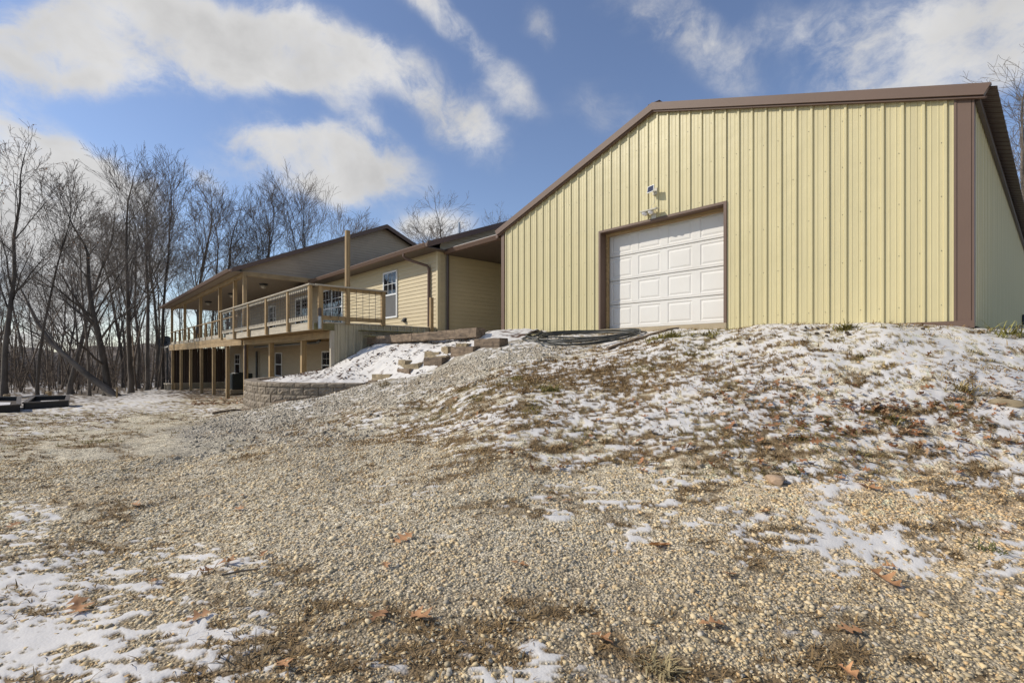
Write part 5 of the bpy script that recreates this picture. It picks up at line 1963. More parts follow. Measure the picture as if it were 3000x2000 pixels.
def grow_tree(seed, height, r0, fork=.4, spread=.5, limbs=14, lean=(0, 0), upright=.55, twig_n=7, dense=1.0):
    r = np.random.default_rng(seed)
    wood, twigs = TreeBuf(), TreeBuf()

    def path(p, d, L, n, up, wob):
        pts = [np.array(p, float)]
        d = np.array(d, float)
        for _ in range(n):
            d = d + r.normal(0, wob, 3) + np.array([0, 0, up])
            d /= np.linalg.norm(d)
            pts.append(pts[-1] + d * L / n)
        return np.array(pts), d

    def side_dir(d, ang):
        h = r.normal(size=3)
        h -= d * (h @ d)
        h /= np.linalg.norm(h) + 1e-9
        return d * math.cos(ang) + h * math.sin(ang)

    def branch(p, d, L, rad, lvl):
        n = max(3, int(5 - lvl))
        pts, de = path(p, d, L, n, .05 * upright if lvl < 2 else .025, .06 + .035 * lvl)
        rr = np.linspace(rad, rad * .38, n + 1)
        buf = wood if lvl < 2 else twigs
        buf.tube(pts, np.maximum(rr, .0078), 6 if lvl == 0 else (5 if lvl == 1 else 3))
        if lvl >= 4 or L < .35:
            return
        cnt = {0: limbs, 1: 6, 2: 4, 3: 3}[lvl]
        cnt = max(2, int(cnt * dense * r.uniform(.8, 1.2)))
        for i in range(cnt):
            t = r.uniform(.25, 1.0) if lvl else r.uniform(fork, 1.0)
            q = t * n
            a = min(int(q), n - 1)
            pp = pts[a] + (pts[a + 1] - pts[a]) * (q - a)
            dd = pts[a + 1] - pts[a]
            dd /= np.linalg.norm(dd)
            ang = r.uniform(.35, .95) * spread * (1.0 if lvl else 1.25 - .55 * t)
            Lc = L * (r.uniform(.5, .85) * (1.15 - .45 * t) if lvl else r.uniform(.30, .52) * (1.15 - .5 * t))
            rc = (rad * (1 - .62 * t)) * r.uniform(.30, .52)
            branch(pp, side_dir(dd, ang), Lc, rc, lvl + 1)
        # the leader carries on
        if lvl < 3:
            branch(pts[-1], de, L * (.3 if lvl == 0 else .45), rad * .36, lvl + 1)

    d0 = np.array([lean[0], lean[1], 1.0])
    d0 /= np.linalg.norm(d0)
    # flare at the base
    wood.tube(np.array([[0, 0, -.6], [0, 0, 0], d0 * .35, d0 * .9]), np.array([r0 * 1.6, r0 * 1.45, r0 * 1.15, r0 * 1.02]), 8)
    branch(d0 * .8, d0, height * .78, r0, 0)
    return wood.mesh('trunk', 'bark'), twigs.mesh('crown', 'twig')


VARIANTS = [
    grow_tree(1, 14, .17, .36, .75, 11, upright=1.0),
    grow_tree(2, 14.5, .14, .45, .62, 9, upright=1.2),
    grow_tree(3, 14.5, .18, .32, .85, 11, upright=.8),
    grow_tree(4, 13.5, .11, .42, .60, 8, upright=1.3),
    grow_tree(5, 14, .16, .28, .90, 11, upright=.9),
    grow_tree(6, 12, .10, .35, .75, 8, lean=(.08, .02), upright=.7),
    grow_tree(7, 15, .13, .55, .55, 7, upright=1.0, dense=.9),
]
WIDE = grow_tree(8, 10.5, .22, .12, 1.0, 12, upright=1.2, dense=1.0)
SPARSE = grow_tree(9, 12.5, .14, .25, .85, 10, upright=.7, dense=.85)


def plant(var, px, d, label, hscale=1.0, rot=None, group='bare trees of the woods', name='bare_tree', py=None, wide=1.0, tilt=(0, 0)):
    q = P(px, 1150, d)
    z = gz(q.x, q.y)
    t = thing(name, label, 'tree', (q.x, q.y, z - .05), group)
    for me, nm in zip(var, ('trunk', 'crown')):
        o = bpy.data.objects.new(nm, me)
        COL.objects.link(o)
        o.parent = t
    t.rotation_euler = (tilt[0], tilt[1], random.uniform(0, 6.28) if rot is None else rot)
    t.scale = (hscale * wide, hscale * wide, hscale)
    return t


NAMED = [
    (SPARSE, 12, 27, 'tall sparse bare tree with few dead leaves at the left edge', 1.05, 1.0),
    (WIDE, 315, 31, 'big multi-stemmed bare tree with spreading limbs left of the house', .98, 1.0),
    (VARIANTS[2], 205, 36, 'bare tree standing between the left edge tree and multi-stemmed tree', .9, 1.1),
    (VARIANTS[0], 384, 34, 'dark straight bare trunk right of the multi-stemmed tree', .98, 1.0),
    (VARIANTS[4], 432, 40, 'bare tree just left of the porch end', 1.05, 1.0),
    (VARIANTS[1], 478, 38, 'slim bare tree beside the satellite dish', 1.1, .9),
    (VARIANTS[2], 560, 46, 'tall bare tree rising over the left end of porch roof', 1.13, 1.0),
    (VARIANTS[3], 612, 47, 'narrow bare tree behind the low end of porch roof', 1.2, 1.0),
    (VARIANTS[0], 668, 48, 'bare tree over the middle of porch eave', 1.12, .95),
    (VARIANTS[1], 735, 48, 'bare tree behind the front corner of gable rake', 1.2, 1.0),
    (VARIANTS[4], 800, 49, 'tallest bare tree above the sloping gable roof edge', 1.17, .95),
    (VARIANTS[3], 860, 50, 'slender bare tree above the gable roof beside the tallest', 1.22, 1.0),
    (VARIANTS[1], 915, 51, 'bare tree behind gable roof left of the tall deck post', 1.2, 1.0),
    (VARIANTS[0], 985, 54, 'small bare tree behind gable right of the tall deck post', 1.15, 1.0),
    (VARIANTS[3], 1050, 60, 'low thin bare tree near the gable peak', 1.3, 1.0),
    (VARIANTS[4], 1300, 46, 'rounded bare tree above house roof left of the barn', 1.08, 1.15),
    (VARIANTS[2], 1385, 50, 'bare tree half hidden behind house roof beside the barn', 1.05, 1.0),
    (VARIANTS[4], 2985, 26, 'bare tree with pinkish branches behind the barn right eave', .98, 1.0),
    (VARIANTS[1], 3085, 30, 'bare tree at right edge beyond the barn', 1.0, 1.0),
    (VARIANTS[5], 110, 29, 'thin dark bare tree behind the planter beds', .95, 1.0),
    (VARIANTS[3], 262, 33, 'thin upright bare tree just left of the multi-stemmed tree', .85, 1.0),
]
for k, (v, px, d, lab, hs, wd) in enumerate(NAMED):
    plant(v, px, d, lab, hs, k * 1.3, wide=wd)

# heavy trunk leaning left out of the multi-stemmed tree
lean_v = grow_tree(14, 10, .22, .45, .7, 9, lean=(0, 0), dense=.7)
tl = plant(lean_v, 338, 30.6, 'heavy dark trunk leaning left across the multi-stemmed tree', 1.0, 0.0)
tl.rotation_euler = (0, 0, 0)
q = Vector((-CC, -SS, 0))                    # image left
tl.rotation_euler = Vector((q.x * .85, q.y * .85, .75)).to_track_quat('Z', 'Y').to_euler()

# more of the wood behind: single trees one can still tell apart
rw_ = random.Random(21)
for k in range(34):
    px = -260 + 1180 * (k + rw_.random()) / 34
    d = rw_.uniform(42, 78)
    if 500 < px and d < 52:
        d += 12
    plant(VARIANTS[rw_.randrange(7)], px, d, 'bare grey tree deep in the woods behind the front row', rw_.uniform(.8, 1.05), rw_.random() * 6.28,
          group='bare trees deep in the woods', wide=rw_.uniform(.85, 1.1))

# a few dead leaves still hanging on the left edge tree
_s = bpy.data.objects['bare_tree']
cr = np.array([v.co for v in SPARSE[1].vertices])
sel = cr[rng.integers(0, len(cr), 420)]
lv, lf = [], []
for i, c in enumerate(sel):
    a = rng.normal(size=3)
    a /= np.linalg.norm(a)
    b = np.cross(a, rng.normal(size=3))
    b /= np.linalg.norm(b)
    s = rng.uniform(.03, .075)
    lv += [c, c + a * s + b * s * .4, c + a * s * 2, c + a * s - b * s * .4]
    lf.append((4 * i, 4 * i + 1, 4 * i + 2, 4 * i + 3))
me = fast_mesh('dead_leaves', np.array(lv), np.array(lf))
me.materials.append(M['dead_leaf'])
o = bpy.data.objects.new('dead_leaves', me)
COL.objects.link(o)
o.parent = _s
tag(o, kind='stuff')


def far_woods():
    """brush and saplings that close the view between the trunks"""
    b = TreeBuf()
    r = np.random.default_rng(33)
    for k in range(1080):
        px = r.uniform(-500, 760)
        d = r.uniform(36, 115) if px < 480 else r.uniform(48, 115)
        q = P(px, 1150, d)
        z = gz(q.x, q.y)
        h = r.uniform(1.5, 4.5) if k % 3 else r.uniform(6, 13)
        base = np.array([q.x, q.y, z - .2])
        dr = np.array([r.normal(0, .12), r.normal(0, .12), 1.0])
        n = 5
        pts = [base]
        for i in range(n):
            dr = dr + r.normal(0, .08, 3)
            dr[2] = abs(dr[2])
            pts.append(pts[-1] + dr / np.linalg.norm(dr) * h / n)
        pts = np.array(pts)
        r0 = .016 + h * .0062
        b.tube(pts, np.linspace(r0, .012, n + 1), 4)
        for j in range(int(9 + h * 1.5)):
            t = r.uniform(.12, 1.0) * n
            a = min(int(t), n - 1)
            p0 = pts[a] + (pts[a + 1] - pts[a]) * (t - a)
            d1 = np.array([r.normal(), r.normal(), r.uniform(.1, 1.2)])
            d1 /= np.linalg.norm(d1)
            L = r.uniform(.4, 1.3) * (.5 + h * .08)
            p1 = p0 + d1 * L * .5 + r.normal(0, .06, 3)
            p2 = p1 + (d1 + np.array([0, 0, .3])) * L * .5
            b.tube(np.array([p0, p1, p2]), np.array([.017, .014, .009]), 3)
    me = b.mesh('woodland_brush', 'far_twig')
    o = bpy.data.objects.new('woodland_brush', me)
    COL.objects.link(o)
    return tag(o, 'tangle of thin brown saplings and brush filling the woods', 'brush', kind='stuff')


far_woods()


def far_rise():
    """low wooded rise that ends the view beyond the trees"""
    n = 160
    v, f = [], []
    for i in range(n + 1):
        th_ = math.radians(-75 + 85 * i / n)
        for j, (rad, h) in enumerate(((118, -4.5), (124, 1.2), (133, 3.0), (150, 3.8), (200, 2.6))):
            d, r = rad * math.cos(th_), rad * math.sin(th_)
            x, y = -SS * d + CC * r, CC * d + SS * r
            hh = h + (0 if j == 0 else .9 * math.sin(th_ * 31 + j) + .5 * math.sin(th_ * 77 + 2 * j))
            v.append((x, y, hh))
    for i in range(n):
        for j in range(4):
            a = i * 5 + j
            f.append((a, a + 5, a + 6, a + 1))
    o = MB().add(v, f).build('hill', mat('wooded_hillside', (0.125, 0.098, 0.075), .95, .45, (.5, .5, 1.2), 7, bump=.4, bump_scale=.9, col2=(.16, .13, .105)), smooth=True)
    return tag(o, kind='structure')


far_rise()
# ------------------------------------------------------------------ loose ground cover near the camera
# rough outlines in the ground plane used to scatter things


def scatter(n, d0, d1, power, pxr=(-330, 3330), seed=1):
    r = np.random.default_rng(seed)
    u = r.random(n)
    d = (d0 ** power + u * (d1 ** power - d0 ** power)) ** (1 / power)
    px = r.uniform(pxr[0], pxr[1], n)
    rr = (px - 1500) / FPX * d
    x = -SS * d + CC * rr
    y = CC * d + SS * rr
    return x, y, d, px


def free_of_buildings(x, y):
    barn_ = (x > XL - .1) & (x < XR + .15) & (y > YB - .04)
    bank_ = in_poly(x, y, BANK_POLY)
    return ~(barn_ | bank_)


ICO = None


def ico():
    import bmesh
    bm = bmesh.new()
    bmesh.ops.create_icosphere(bm, subdivisions=1, radius=1.0)
    v = np.array([q.co[:] for q in bm.verts])
    f = np.array([[q.index for q in p.verts] for p in bm.faces])
    bm.free()
    return v, f


def build_pebbles():
    n = 160000
    x, y, d, px0 = scatter(n, 1.45, 6.0, 0.95, seed=5)
    ok = free_of_buildings(x, y)
    x, y, d = x[ok], y[ok], d[ok]
    z = CAM_H + ground_rel(x, y) + relief(x, y)
    s, g, q, px, py, dep = cover(x, y, z)
    sm = snow_mask(x, y, s)
    r = np.random.default_rng(6)
    gm = grass_mask(x, y, g)
    bare = fbm(x, y, [(0.8, 1), (2.1, 0.8), (6, 0.6), (17, 0.5)], 40)
    keep = (r.random(len(x)) > sm * .93) & (r.random(len(x)) > gm * .7) & (r.random(len(x)) > sstep(.3, 1.8, bare) * .75)
    keep &= ~((py < 1395) & (s > .3) & (r.random(len(x)) < .9))
    x, y, z, d, q, px, py = x[keep], y[keep], z[keep], d[keep], q[keep], px[keep], py[keep]
    n = len(x)
    size = np.clip(r.lognormal(math.log(.0046), .52, n), .0022, .0145) * np.clip(.85 + d * .06, .95, 1.2)
    big = r.random(n) < .010
    size[big] *= 1.5
    iv = np.array([(-1, -1, -1), (1, -1, -1), (1, 1, -1), (-1, 1, -1), (-1, -1, 1), (1, -1, 1), (1, 1, 1), (-1, 1, 1)], float) * .8
    if_ = np.array([(4, 5, 6), (4, 6, 7), (0, 1, 5), (0, 5, 4), (1, 2, 6), (1, 6, 5), (2, 3, 7), (2, 7, 6), (3, 0, 4), (3, 4, 7)])
    v = iv[None] * (1 + r.uniform(-.55, .30, (n, 8, 3)))
    v = v * np.stack([r.uniform(.8, 1.5, n), r.uniform(.7, 1.1, n), r.uniform(.32, .65, n)], 1)[:, None, :]
    a = r.uniform(0, 6.28, n)
    tlt = r.uniform(-.5, .5, n)
    ca, sa, ct, stt = np.cos(a), np.sin(a), np.cos(tlt), np.sin(tlt)
    y1 = v[:, :, 1] * ct[:, None] - v[:, :, 2] * stt[:, None]
    z1 = v[:, :, 1] * stt[:, None] + v[:, :, 2] * ct[:, None]
    x2 = v[:, :, 0] * ca[:, None] - y1 * sa[:, None]
    y2 = v[:, :, 0] * sa[:, None] + y1 * ca[:, None]
    P3 = np.stack([x2, y2, z1], -1) * size[:, None, None] + np.stack([x, y, z + size * .2], 1)[:, None, :]
    pal = np.array([(.47, .405, .28), (.40, .36, .28), (.52, .46, .34), (.36, .29, .19), (.32, .31, .29), (.43, .32, .19), (.24, .215, .175)])
    idx = r.choice(len(pal), n, p=[.22, .22, .17, .15, .09, .05, .10])
    c = pal[idx] * r.uniform(.6, 1.25, n)[:, None]
    warm = (sstep(1700, 2900, px) * (1 - np.abs((py - 1480) / 330)).clip(0, 1))[:, None]
    c = c * (1 + warm * np.array((.08, -.03, -.15)))
    grey = q[:, None]
    lum = c.mean(1, keepdims=True)
    c = c * (1 - .55 * grey) + lum * np.array((1.02, .99, .92)) * .55 * grey
    c = c * np.array((1.60, 1.44, 1.18))
    c = c * np.minimum(1, .68 / c.max(1))[:, None]
    c = np.repeat(np.clip(c, .02, .8), 8, axis=0)
    f = (if_[None] + (np.arange(n) * 8)[:, None, None]).reshape(-1, 3)
    me = fast_mesh('gravel_stones', P3.reshape(-1, 3), f, c)
    me.materials.append(M['vcol'])
    o = bpy.data.objects.new('gravel_stones', me)
    COL.objects.link(o)
    tag(o, 'loose tan and grey gravel stones covering the drive', 'gravel', kind='stuff')


build_pebbles()


def build_path_stones():
    r = np.random.default_rng(66)
    x, y, d, _ = scatter(60000, 5.8, 15, 1.0, (380, 1720), seed=65)
    ok = free_of_buildings(x, y)
    x, y, d = x[ok], y[ok], d[ok]
    z = CAM_H + ground_rel(x, y) + relief(x, y)
    s, g, q, px, py, dep = cover(x, y, z)
    sm = snow_mask(x, y, s)
    k = (r.random(len(x)) < np.clip((q - .2) * .8, .03, 1)) & (sm < .5) & (px > 480 + 260 * r.random(len(x)))
    x, y, z, d, q = x[k], y[k], z[k], d[k], q[k]
    n = len(x)
    size = np.clip(r.lognormal(math.log(.0105), .42, n), .006, .032)
    v = np.array([(-1, -1, -1), (1, -1, -1), (1, 1, -1), (-1, 1, -1), (-.7, -.7, 1), (.7, -.7, 1), (.7, .7, 1), (-.7, .7, 1)], float)[None] * (1 + r.uniform(-.4, .3, (n, 8, 3)))
    v = v * np.stack([r.uniform(.8, 1.4, n), r.uniform(.7, 1.1, n), r.uniform(.4, .8, n)], 1)[:, None, :]
    a = r.uniform(0, 6.28, n)
    ca, sa = np.cos(a)[:, None], np.sin(a)[:, None]
    P3 = np.stack([v[:, :, 0] * ca - v[:, :, 1] * sa, v[:, :, 0] * sa + v[:, :, 1] * ca, v[:, :, 2]], -1) * size[:, None, None] + np.stack([x, y, z + size * .25], 1)[:, None, :]
    c = np.array((.47, .41, .315))[None] * r.uniform(.4, 1.3, n)[:, None]
    f = np.array([(4, 5, 6, 7), (0, 1, 5, 4), (1, 2, 6, 5), (2, 3, 7, 6), (3, 0, 4, 7)])
    f = (f[None] + (np.arange(n) * 8)[:, None, None]).reshape(-1, 4)
    me = fast_mesh('path_stones', P3.reshape(-1, 3), f, np.repeat(c, 8, axis=0))
    me.materials.append(M['vcol'])
    o = bpy.data.objects.new('path_stones', me)
    COL.objects.link(o)
    tag(o, 'crushed grey stones of the path climbing past the block wall', 'gravel', kind='stuff')


build_path_stones()


def blades(name, x, y, z, tuft, length, width, lay, cols, seed, label, cat='grass'):
    """grass: each point is a tuft of `tuft` bent blades (two quads tapering to a tip)"""
    r = np.random.default_rng(seed)
    n = len(x) * tuft
    X = np.repeat(x, tuft) + r.normal(0, .018, n)
    Y = np.repeat(y, tuft) + r.normal(0, .018, n)
    Z = np.repeat(z, tuft) - .006
    L = np.repeat(length, tuft) * r.uniform(.5, 1.25, n)
    a0 = np.repeat(r.uniform(0, 6.28, len(x)), tuft)
    a = a0 + r.normal(0, 1.1, n)
    el = np.clip(np.repeat(lay, tuft) + r.normal(0, .3, n), .04, 1.5)
    dx, dy, dz = np.cos(a) * np.cos(el), np.sin(a) * np.cos(el), np.sin(el)
    el2 = el - r.uniform(.2, .8, n)
    ex, ey, ez = np.cos(a) * np.cos(el2), np.sin(a) * np.cos(el2), np.maximum(np.sin(el2), -.15)
    w = np.repeat(np.broadcast_to(width, x.shape), tuft) * r.uniform(.6, 1.4, n)
    sx, sy = -np.sin(a) * w, np.cos(a) * w
    p0 = np.stack([X, Y, Z], 1)
    p1 = p0 + np.stack([dx, dy, dz], 1) * (L * .55)[:, None]
    p2 = p1 + np.stack([ex, ey, ez], 1) * (L * .45)[:, None]
    s = np.stack([sx, sy, np.zeros(n)], 1)
    v = np.stack([p0 - s, p0 + s, p1 + s * .8, p1 - s * .8, p2 + s * .2, p2 - s * .2], 1).reshape(-1, 3)
    b = (np.arange(n) * 6)[:, None]
    f = np.concatenate([b + np.array([0, 1, 2, 3]), b + np.array([3, 2, 4, 5])])
    ci = np.repeat(cols, tuft, axis=0) * r.uniform(.65, 1.3, n)[:, None]
    me = fast_mesh(name, v, f, np.repeat(np.clip(ci, .01, .6), 6, axis=0))
    me.materials.append(M['vcol'])
    o = bpy.data.objects.new(name, me)
    COL.objects.link(o)
    return tag(o, label, cat, kind='stuff')


def build_grass():
    r = np.random.default_rng(11)
    x, y, d, _ = scatter(190000, 1.5, 14, 1.25, seed=12)
    ok = free_of_buildings(x, y)
    x, y, d = x[ok], y[ok], d[ok]
    z = CAM_H + ground_rel(x, y) + relief(x, y)
    s, g, q, px, py, dep = cover(x, y, z)
    sm = snow_mask(x, y, s)
    gm = grass_mask(x, y, g)
    pr = np.clip(gm * (1 - sm * .80), 0, 1) * np.where(py < 1420, .75, .45)
    k = r.random(len(x)) < pr
    x, y, z, d, g, px, py = x[k], y[k], z[k], d[k], g[k], px[k], py[k]
    n = len(x)
    green = sstep(.6, 1.5, fbm(x, y, [(1.1, 1), (3.5, .8)], 71) + .8 * ((px > 1850) & (px < 2150) & (py < 1050)) + .5 * (px > 2000) - 3.0 * (py > 1400))
    straw = np.array((.40, .265, .115))
    grn = np.array((.23, .205, .055))
    dark = np.array((.22, .14, .068))
    t = r.random(n)[:, None]
    c = straw * t + dark * (1 - t)
    c = c * np.where(py > 1400, .8, 1.0)[:, None]
    c = c * (1 - .7 * green[:, None]) + grn * .7 * green[:, None]
    upright = np.where(py < 1150, .6, .35)
    L = np.where(py > 1400, .055, .06) * r.uniform(.7, 1.3, n)
    blades('dry_grass', x, y, z, 5, L, .0022 + d * .00028, upright, c, 13, 'short dry brown grass showing through the snow on the slope')


build_grass()


def build_tufts():
    """single larger clumps of green or straw grass one can point at"""
    r = np.random.default_rng(17)
    spots = [(2960, 985, 6.0, .20, 60, (.33, .30, .09), 'large yellow green grass clump by the barn corner'),
             (2330, 1378, 3.75, .10, 16, (.14, .14, .05), 'green grass tuft beside the tan fieldstone'),
             (2900, 1645, 2.75, .09, 15, (.14, .14, .05), 'small green grass tuft in snow at the right edge'),
             (1950, 1022, 8.0, .15, 150, (.27, .235, .07), 'wide green grass patch below the garage door'),
             (2075, 1005, 7.6, .12, 80, (.26, .22, .07), 'green grass patch right of the long thin board'),
             (2480, 990, 6.6, .13, 90, (.25, .22, .07), 'green grass clump on the snow crest before the barn'),
             (1125, 1160, 10, .2, 20, (.30, .22, .10), 'straw coloured grass clump below the lowest tie step'),
             (1930, 1965, 1.87, .10, 30, (.34, .27, .14), 'star shaped straw tuft at the bottom of the gravel'),
             (760, 1930, 1.95, .09, 22, (.22, .16, .09), 'dry curled weed clump in snow at the bottom left'),
             (1620, 1165, 6.2, .10, 48, (.22, .20, .06), 'green tuft in the middle of the snowy slope'),
             (2600, 1240, 4.4, .10, 66, (.25, .20, .07), 'olive grass tuft beside the leaf pile'),
             (2830, 1180, 4.7, .12, 75, (.32, .24, .10), 'straw grass clump right of the leaf pile')]
    for i, (px, py, d, L, nb, col, lab) in enumerate(spots):
        q = P(px, py, d)
        k = max(6, nb // 3)
        sp_ = L * .45 if 'patch' not in lab else L * .9
        x = q.x + r.normal(0, sp_, k)
        y = q.y + r.normal(0, sp_, k)
        z = gz(x, y)
        o = blades('grass_tuft', x, y, z, 9, np.full(k, L), .003 + d * .0004, np.full(k, .5), np.tile(np.array(col), (k, 1)), 100 + i, lab, 'grass tuft')
        del o['kind']
        o['group'] = 'grass tufts on the slope'


build_tufts()


def oak_leaf_mesh(seed, L, n=27):
    """lobed, curled oak leaf with a stalk; midrib along +X"""
    r = random.Random(seed)
    lob = r.uniform(2.6, 3.5)

    def half(ph):
        out = []
        for i in range(n):
            t = i / (n - 1)
            env = .40 * math.sin(math.pi * min(1, t * .86 + .14)) ** .8 * (.75 + .5 * t) * (1 - t ** 8)
            c = .5 + .5 * math.cos(2 * math.pi * (lob * (t - .05) + ph))
            out.append(max(.012, env * (.20 + .80 * c ** 1.6)))
        return out
    wu, wl = half(.5 + r.uniform(-.1, .1)), half(.62 + r.uniform(-.15, .15))
    curl, bend, tw = r.uniform(.3, 1.9), r.uniform(-.7, 1.0), r.uniform(-1.3, 1.3)
    wav = r.uniform(.0, .06)
    sweep = r.uniform(.15, .35)

    def pt(t, w):
        x = t + abs(w) * sweep - .02
        z = abs(w) ** 1.4 * curl + bend * (t - .5) ** 2 + tw * w * (t - .3) + wav * math.sin(9 * t + 11 * w)
        return (x * L, w * L, z * L * .5)
    v, f = [], []
    for i in range(n):
        t = i / (n - 1)
        for q in (wu[i], wu[i] * .5, 0, -wl[i] * .5, -wl[i]):
            v.append(pt(t, q))
    for i in range(n - 1):
        for k in range(4):
            f.append((i * 5 + k, i * 5 + k + 1, (i + 1) * 5 + k + 1, (i + 1) * 5 + k))
    b = len(v)
    v += [(-.17 * L, -.008 * L, .03 * L), (-.17 * L, .008 * L, .03 * L), (.02 * L, .012 * L, bend * .12 * L), (.02 * L, -.012 * L, bend * .12 * L)]
    f.append((b, b + 1, b + 2, b + 3))
    zmin = min(q[2] for q in v)
    v = [(q[0] - .5 * L, q[1], q[2] - zmin) for q in v]
    me = MB().add(v, f).mesh('oak_leaf')
    me.materials.append(M['dead_leaf'])
    me.polygons.foreach_set('use_smooth', [True] * len(me.polygons))
    return me


def ray_ground(px, py):
    """where the sight line through a frame point meets the ground"""
    ds = np.linspace(1.3, 14, 1500)
    rr = (px - 1500) / FPX * ds
    x, y = -SS * ds + CC * rr, CC * ds + SS * rr
    z = CAM_H - (py - HOR) / FPX * ds
    g = gz(x, y)
    k = np.argmax(z < g)
    return float(x[k]), float(y[k]), float(g[k])


LEAVES = [
    (1180, 1585, .15, 'pale tan oak leaf with snow on the open gravel, centre left'), (1525, 1660, .11, 'folded tan oak leaf on the gravel near the middle'),
    (1930, 1605, .19, 'long rust oak leaf lying beside a snow spot, centre right'), (1235, 1815, .15, 'big orange oak leaf at the bottom centre left'),
    (1110, 1815, .14, 'snow covered reddish oak leaf left of the big orange leaf'), (2590, 1705, .18, 'rust oak leaf pointing left beside snow, lower right'),
    (2090, 1842, .14, 'curled brown oak leaf on gravel, lower right of centre'), (2490, 1855, .13, 'upturned tan oak leaf at lower right'),
    (1765, 1885, .12, 'small dark rust oak leaf near the bottom, right of centre'), (2480, 1980, .11, 'dark oak leaf at the bottom edge, right'),
    (2550, 1435, .17, 'tan oak leaf just below the snow edge at right'), (1610, 1465, .10, 'orange oak leaf on the small middle snow patch, left one'),
    (1665, 1475, .10, 'brown oak leaf on the small middle snow patch, right one'), (395, 1485, .12, 'curled brown oak leaf on the left gravel'),
    (670, 1655, .12, 'light brown oak leaf right of the left snow patch'), (230, 1790, .17, 'large pale orange oak leaf on the bottom left snow'),
    (580, 1815, .11, 'reddish oak leaf half in snow, lower left'), (450, 1710, .08, 'small curled brown leaf at the left snow edge'),
    (700, 1495, .10, 'flat tan oak leaf on the gravel, left of centre'), (710, 1455, .07, 'small upright brown leaf left of centre'),
    (605, 1680, .10, 'thin tan oak leaf near the dark twig'), (1130, 1665, .08, 'small pinkish leaf fragment, centre left gravel'),
    (770, 1632, .09, 'faded tan oak leaf on grey gravel, centre left'), (2140, 1690, .12, 'pair-lobed grey brown leaf on gravel at right'),
    (2605, 1668, .08, 'small upright tan leaf above the rust leaf at right'), (2240, 1505, .12, 'rust brown leaf above the right snow patches'),
    (1880, 1385, .13, 'reddish star shaped leaf at the slope foot'), (40, 1545, .11, 'tan leaf at the left edge beside snow'),
    (830, 1960, .10, 'tan curled leaf on the bottom snow patch'), (2940, 1565, .09, 'grey brown leaf at the right edge'),
    (2225, 1360, .14, 'dark red leaf left of the tan fieldstone'), (2350, 1290, .13, 'upright dark rust leaf on the snowy slope'),
    (1640, 1375, .12, 'orange leaf among ochre stones at slope foot'), (1750, 1235, .12, 'rust leaf standing on the mid slope'),
]
for i, (px, py, L, lab) in enumerate(LEAVES):
    x, y, z = ray_ground(px, py)
    o = bpy.data.objects.new('oak_leaf', oak_leaf_mesh(i, L * .92))
    COL.objects.link(o)
    o.location = (x, y, z + .016)
    rr_ = random.Random(i * 7 + 1)
    o.rotation_euler = (rr_.uniform(-.25, .25), rr_.uniform(-.25, .25), rr_.uniform(0, 6.28))
    tag(o, lab, 'leaf', 'oak leaves lying on the ground')


def build_litter():
    """drifts of dry leaves on the snowy slope and loose bits around"""
    r = np.random.default_rng(23)
    clusters = [(2640, 1195, 150, 22, 110), (2280, 1140, 80, 26, 80), (2500, 1230, 190, 45, 170), (2350, 1260, 150, 60, 90), (2800, 1260, 150, 70, 120), (2130, 1180, 60, 12, 30),
                (2900, 1150, 100, 50, 60), (2200, 1280, 400, 90, 120), (2500, 1100, 350, 60, 70), (1750, 1250, 350, 90, 80), (2450, 1360, 350, 40, 60), (1500, 1260, 250, 60, 30)]
    meshes = []
    for k in range(6):
        me = oak_leaf_mesh(200 + k, 1.0, 13)
        v = np.array([q.co[:] for q in me.vertices])
        f = [list(p.vertices) for p in me.polygons]
        f = [a if len(a) == 4 else a + [a[-1]] for a in f]
        tris = []
        for a in f:
            tris.append(a[:3])
            if len(set(a)) == 4:
                tris.append([a[0], a[2], a[3]])
        meshes.append((v, np.array(tris)))
        bpy.data.meshes.remove(me)
    V, F, C, n0 = [], [], [], 0
    pts = []
    for (cx, cy, sx_, sy_, n) in clusters:
        for _ in range(int(n * .6)):
            pts.append((r.normal(cx, sx_), r.normal(cy, sy_), r.uniform(.045, .10)))
    for _ in range(240):
        pts.append((r.uniform(560, 760), r.uniform(1172, 1196), r.uniform(.08, .14)))
    for (px, py, L) in pts:
        if not 960 < py < 1420:
            continue
        if px < 800:
            d = 17 + r.uniform(0, 4)
            q = P(px, py, d)
            x, y = q.x, q.y
            z = gz(x, y)
        else:
            x, y, z = ray_ground(px, py)
        v, f = meshes[r.integers(0, 6)]
        a, b, c = r.uniform(0, 6.28), r.normal(0, .45), r.normal(0, .45)
        R = (Matrix.Rotation(a, 3, 'Z') @ Matrix.Rotation(b, 3, 'X') @ Matrix.Rotation(c, 3, 'Y'))
        vv = v @ np.array(R).T * L + np.array((x, y, z + .015 + r.uniform(0, .02)))
        V.append(vv)
        F.append(f + n0)
        n0 += len(v)
        base = np.array((.34, .165, .08)) if r.random() < .55 else np.array((.40, .26, .15))
        C.append(np.tile(base * r.uniform(.5, 1.15), (len(v), 1)))
    me = fast_mesh('leaf_litter', np.concatenate(V), np.concatenate(F), np.concatenate(C), True)
    me.materials.append(M['vcol'])
    o = bpy.data.objects.new('leaf_litter', me)
    COL.objects.link(o)
    tag(o, 'drifts of dry brown oak leaves on the snowy slope', 'leaves', kind='stuff')


build_litter()


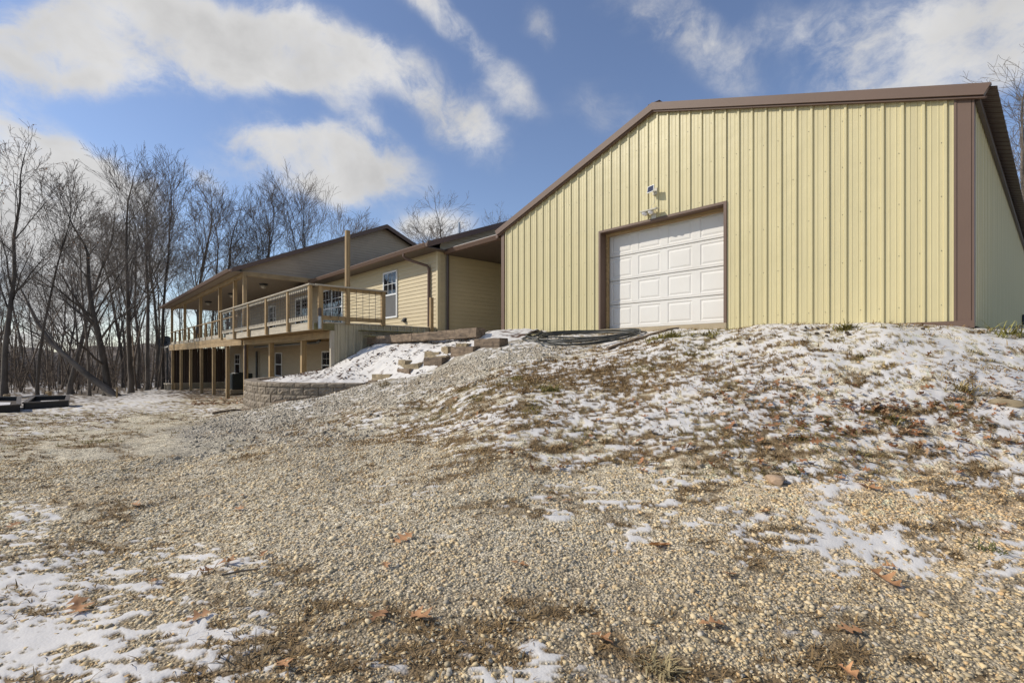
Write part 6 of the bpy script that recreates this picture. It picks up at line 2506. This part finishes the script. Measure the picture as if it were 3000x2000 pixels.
def bank_debris():
    """dark leaf scraps and bark on the snow bank"""
    r = np.random.default_rng(29)
    x = r.uniform(-15.8, -8.0, 4200)
    y = r.uniform(3.6, 6.5, 4200)
    cl = fbm(x, y, [(2.0, 1), (6, 1)], 83)
    ok = in_poly(x, y, BANK_POLY) & (r.random(4200) < sstep(-.5, 1.4, cl) * .9 + .10)
    x, y = x[ok], y[ok]
    z = CAM_H + bank_rel(x, y) + .02
    n = len(x)
    L = r.uniform(.025, .075, n)
    a = r.uniform(0, 6.28, n)
    e = r.uniform(-.2, .5, n)
    w = L * r.uniform(.2, .5, n)
    ux = np.stack([np.cos(a) * np.cos(e), np.sin(a) * np.cos(e), np.sin(e)], 1) * L[:, None]
    sx_ = np.stack([-np.sin(a), np.cos(a), r.uniform(-.5, .5, n)], 1) * w[:, None]
    p = np.stack([x, y, z], 1)
    v = np.stack([p - ux - sx_ * .3, p - ux * .2 + sx_, p + ux, p - ux * .1 - sx_], 1).reshape(-1, 3)
    f = (np.arange(n) * 4)[:, None] + np.array([0, 1, 2, 3])
    c = np.array((.10, .055, .035))[None] * r.uniform(.5, 1.7, n)[:, None]
    me = fast_mesh('bark_scraps', v, f, np.repeat(c, 4, axis=0))
    me.materials.append(M['vcol'])
    o = bpy.data.objects.new('bark_scraps', me)
    COL.objects.link(o)
    tag(o, 'dark leaf and bark scraps strewn over the snow bank', 'leaf scraps', kind='stuff')


bank_debris()

# a dark twig on the gravel and a few straws
x0, y0, z0 = ray_ground(650, 1695)
x1, y1, z1 = ray_ground(755, 1677)
o = MB().tube([(x0, y0, z0 + .016), ((x0 + x1) / 2, (y0 + y1) / 2 + .01, (z0 + z1) / 2 + .022), (x1, y1, z1 + .02)], [.005, .006, .004], 6).build('twig', 'bark')
tag(o, 'thin dark twig lying on the gravel, lower left of centre', 'twig')

# dirt clods on the snow crest before the barn wall
rc = random.Random(77)
for k in range(14):
    px = 2110 + 700 * rc.random() if k > 4 else 2350 + 90 * rc.random()
    d = rc.uniform(6.2, 6.9)
    q = P(px, 950, d)
    if q.y > YB - .25:
        continue
    o = stone('dirt_clod', px, 950, d, rc.uniform(.015, .04), rc.uniform(.015, .035), rc.uniform(.012, .025), 'dark earth clod on the snow crest before the barn wall', 300 + k, 'earth', 'clod', 'dark earth clods on the snow crest', .015)
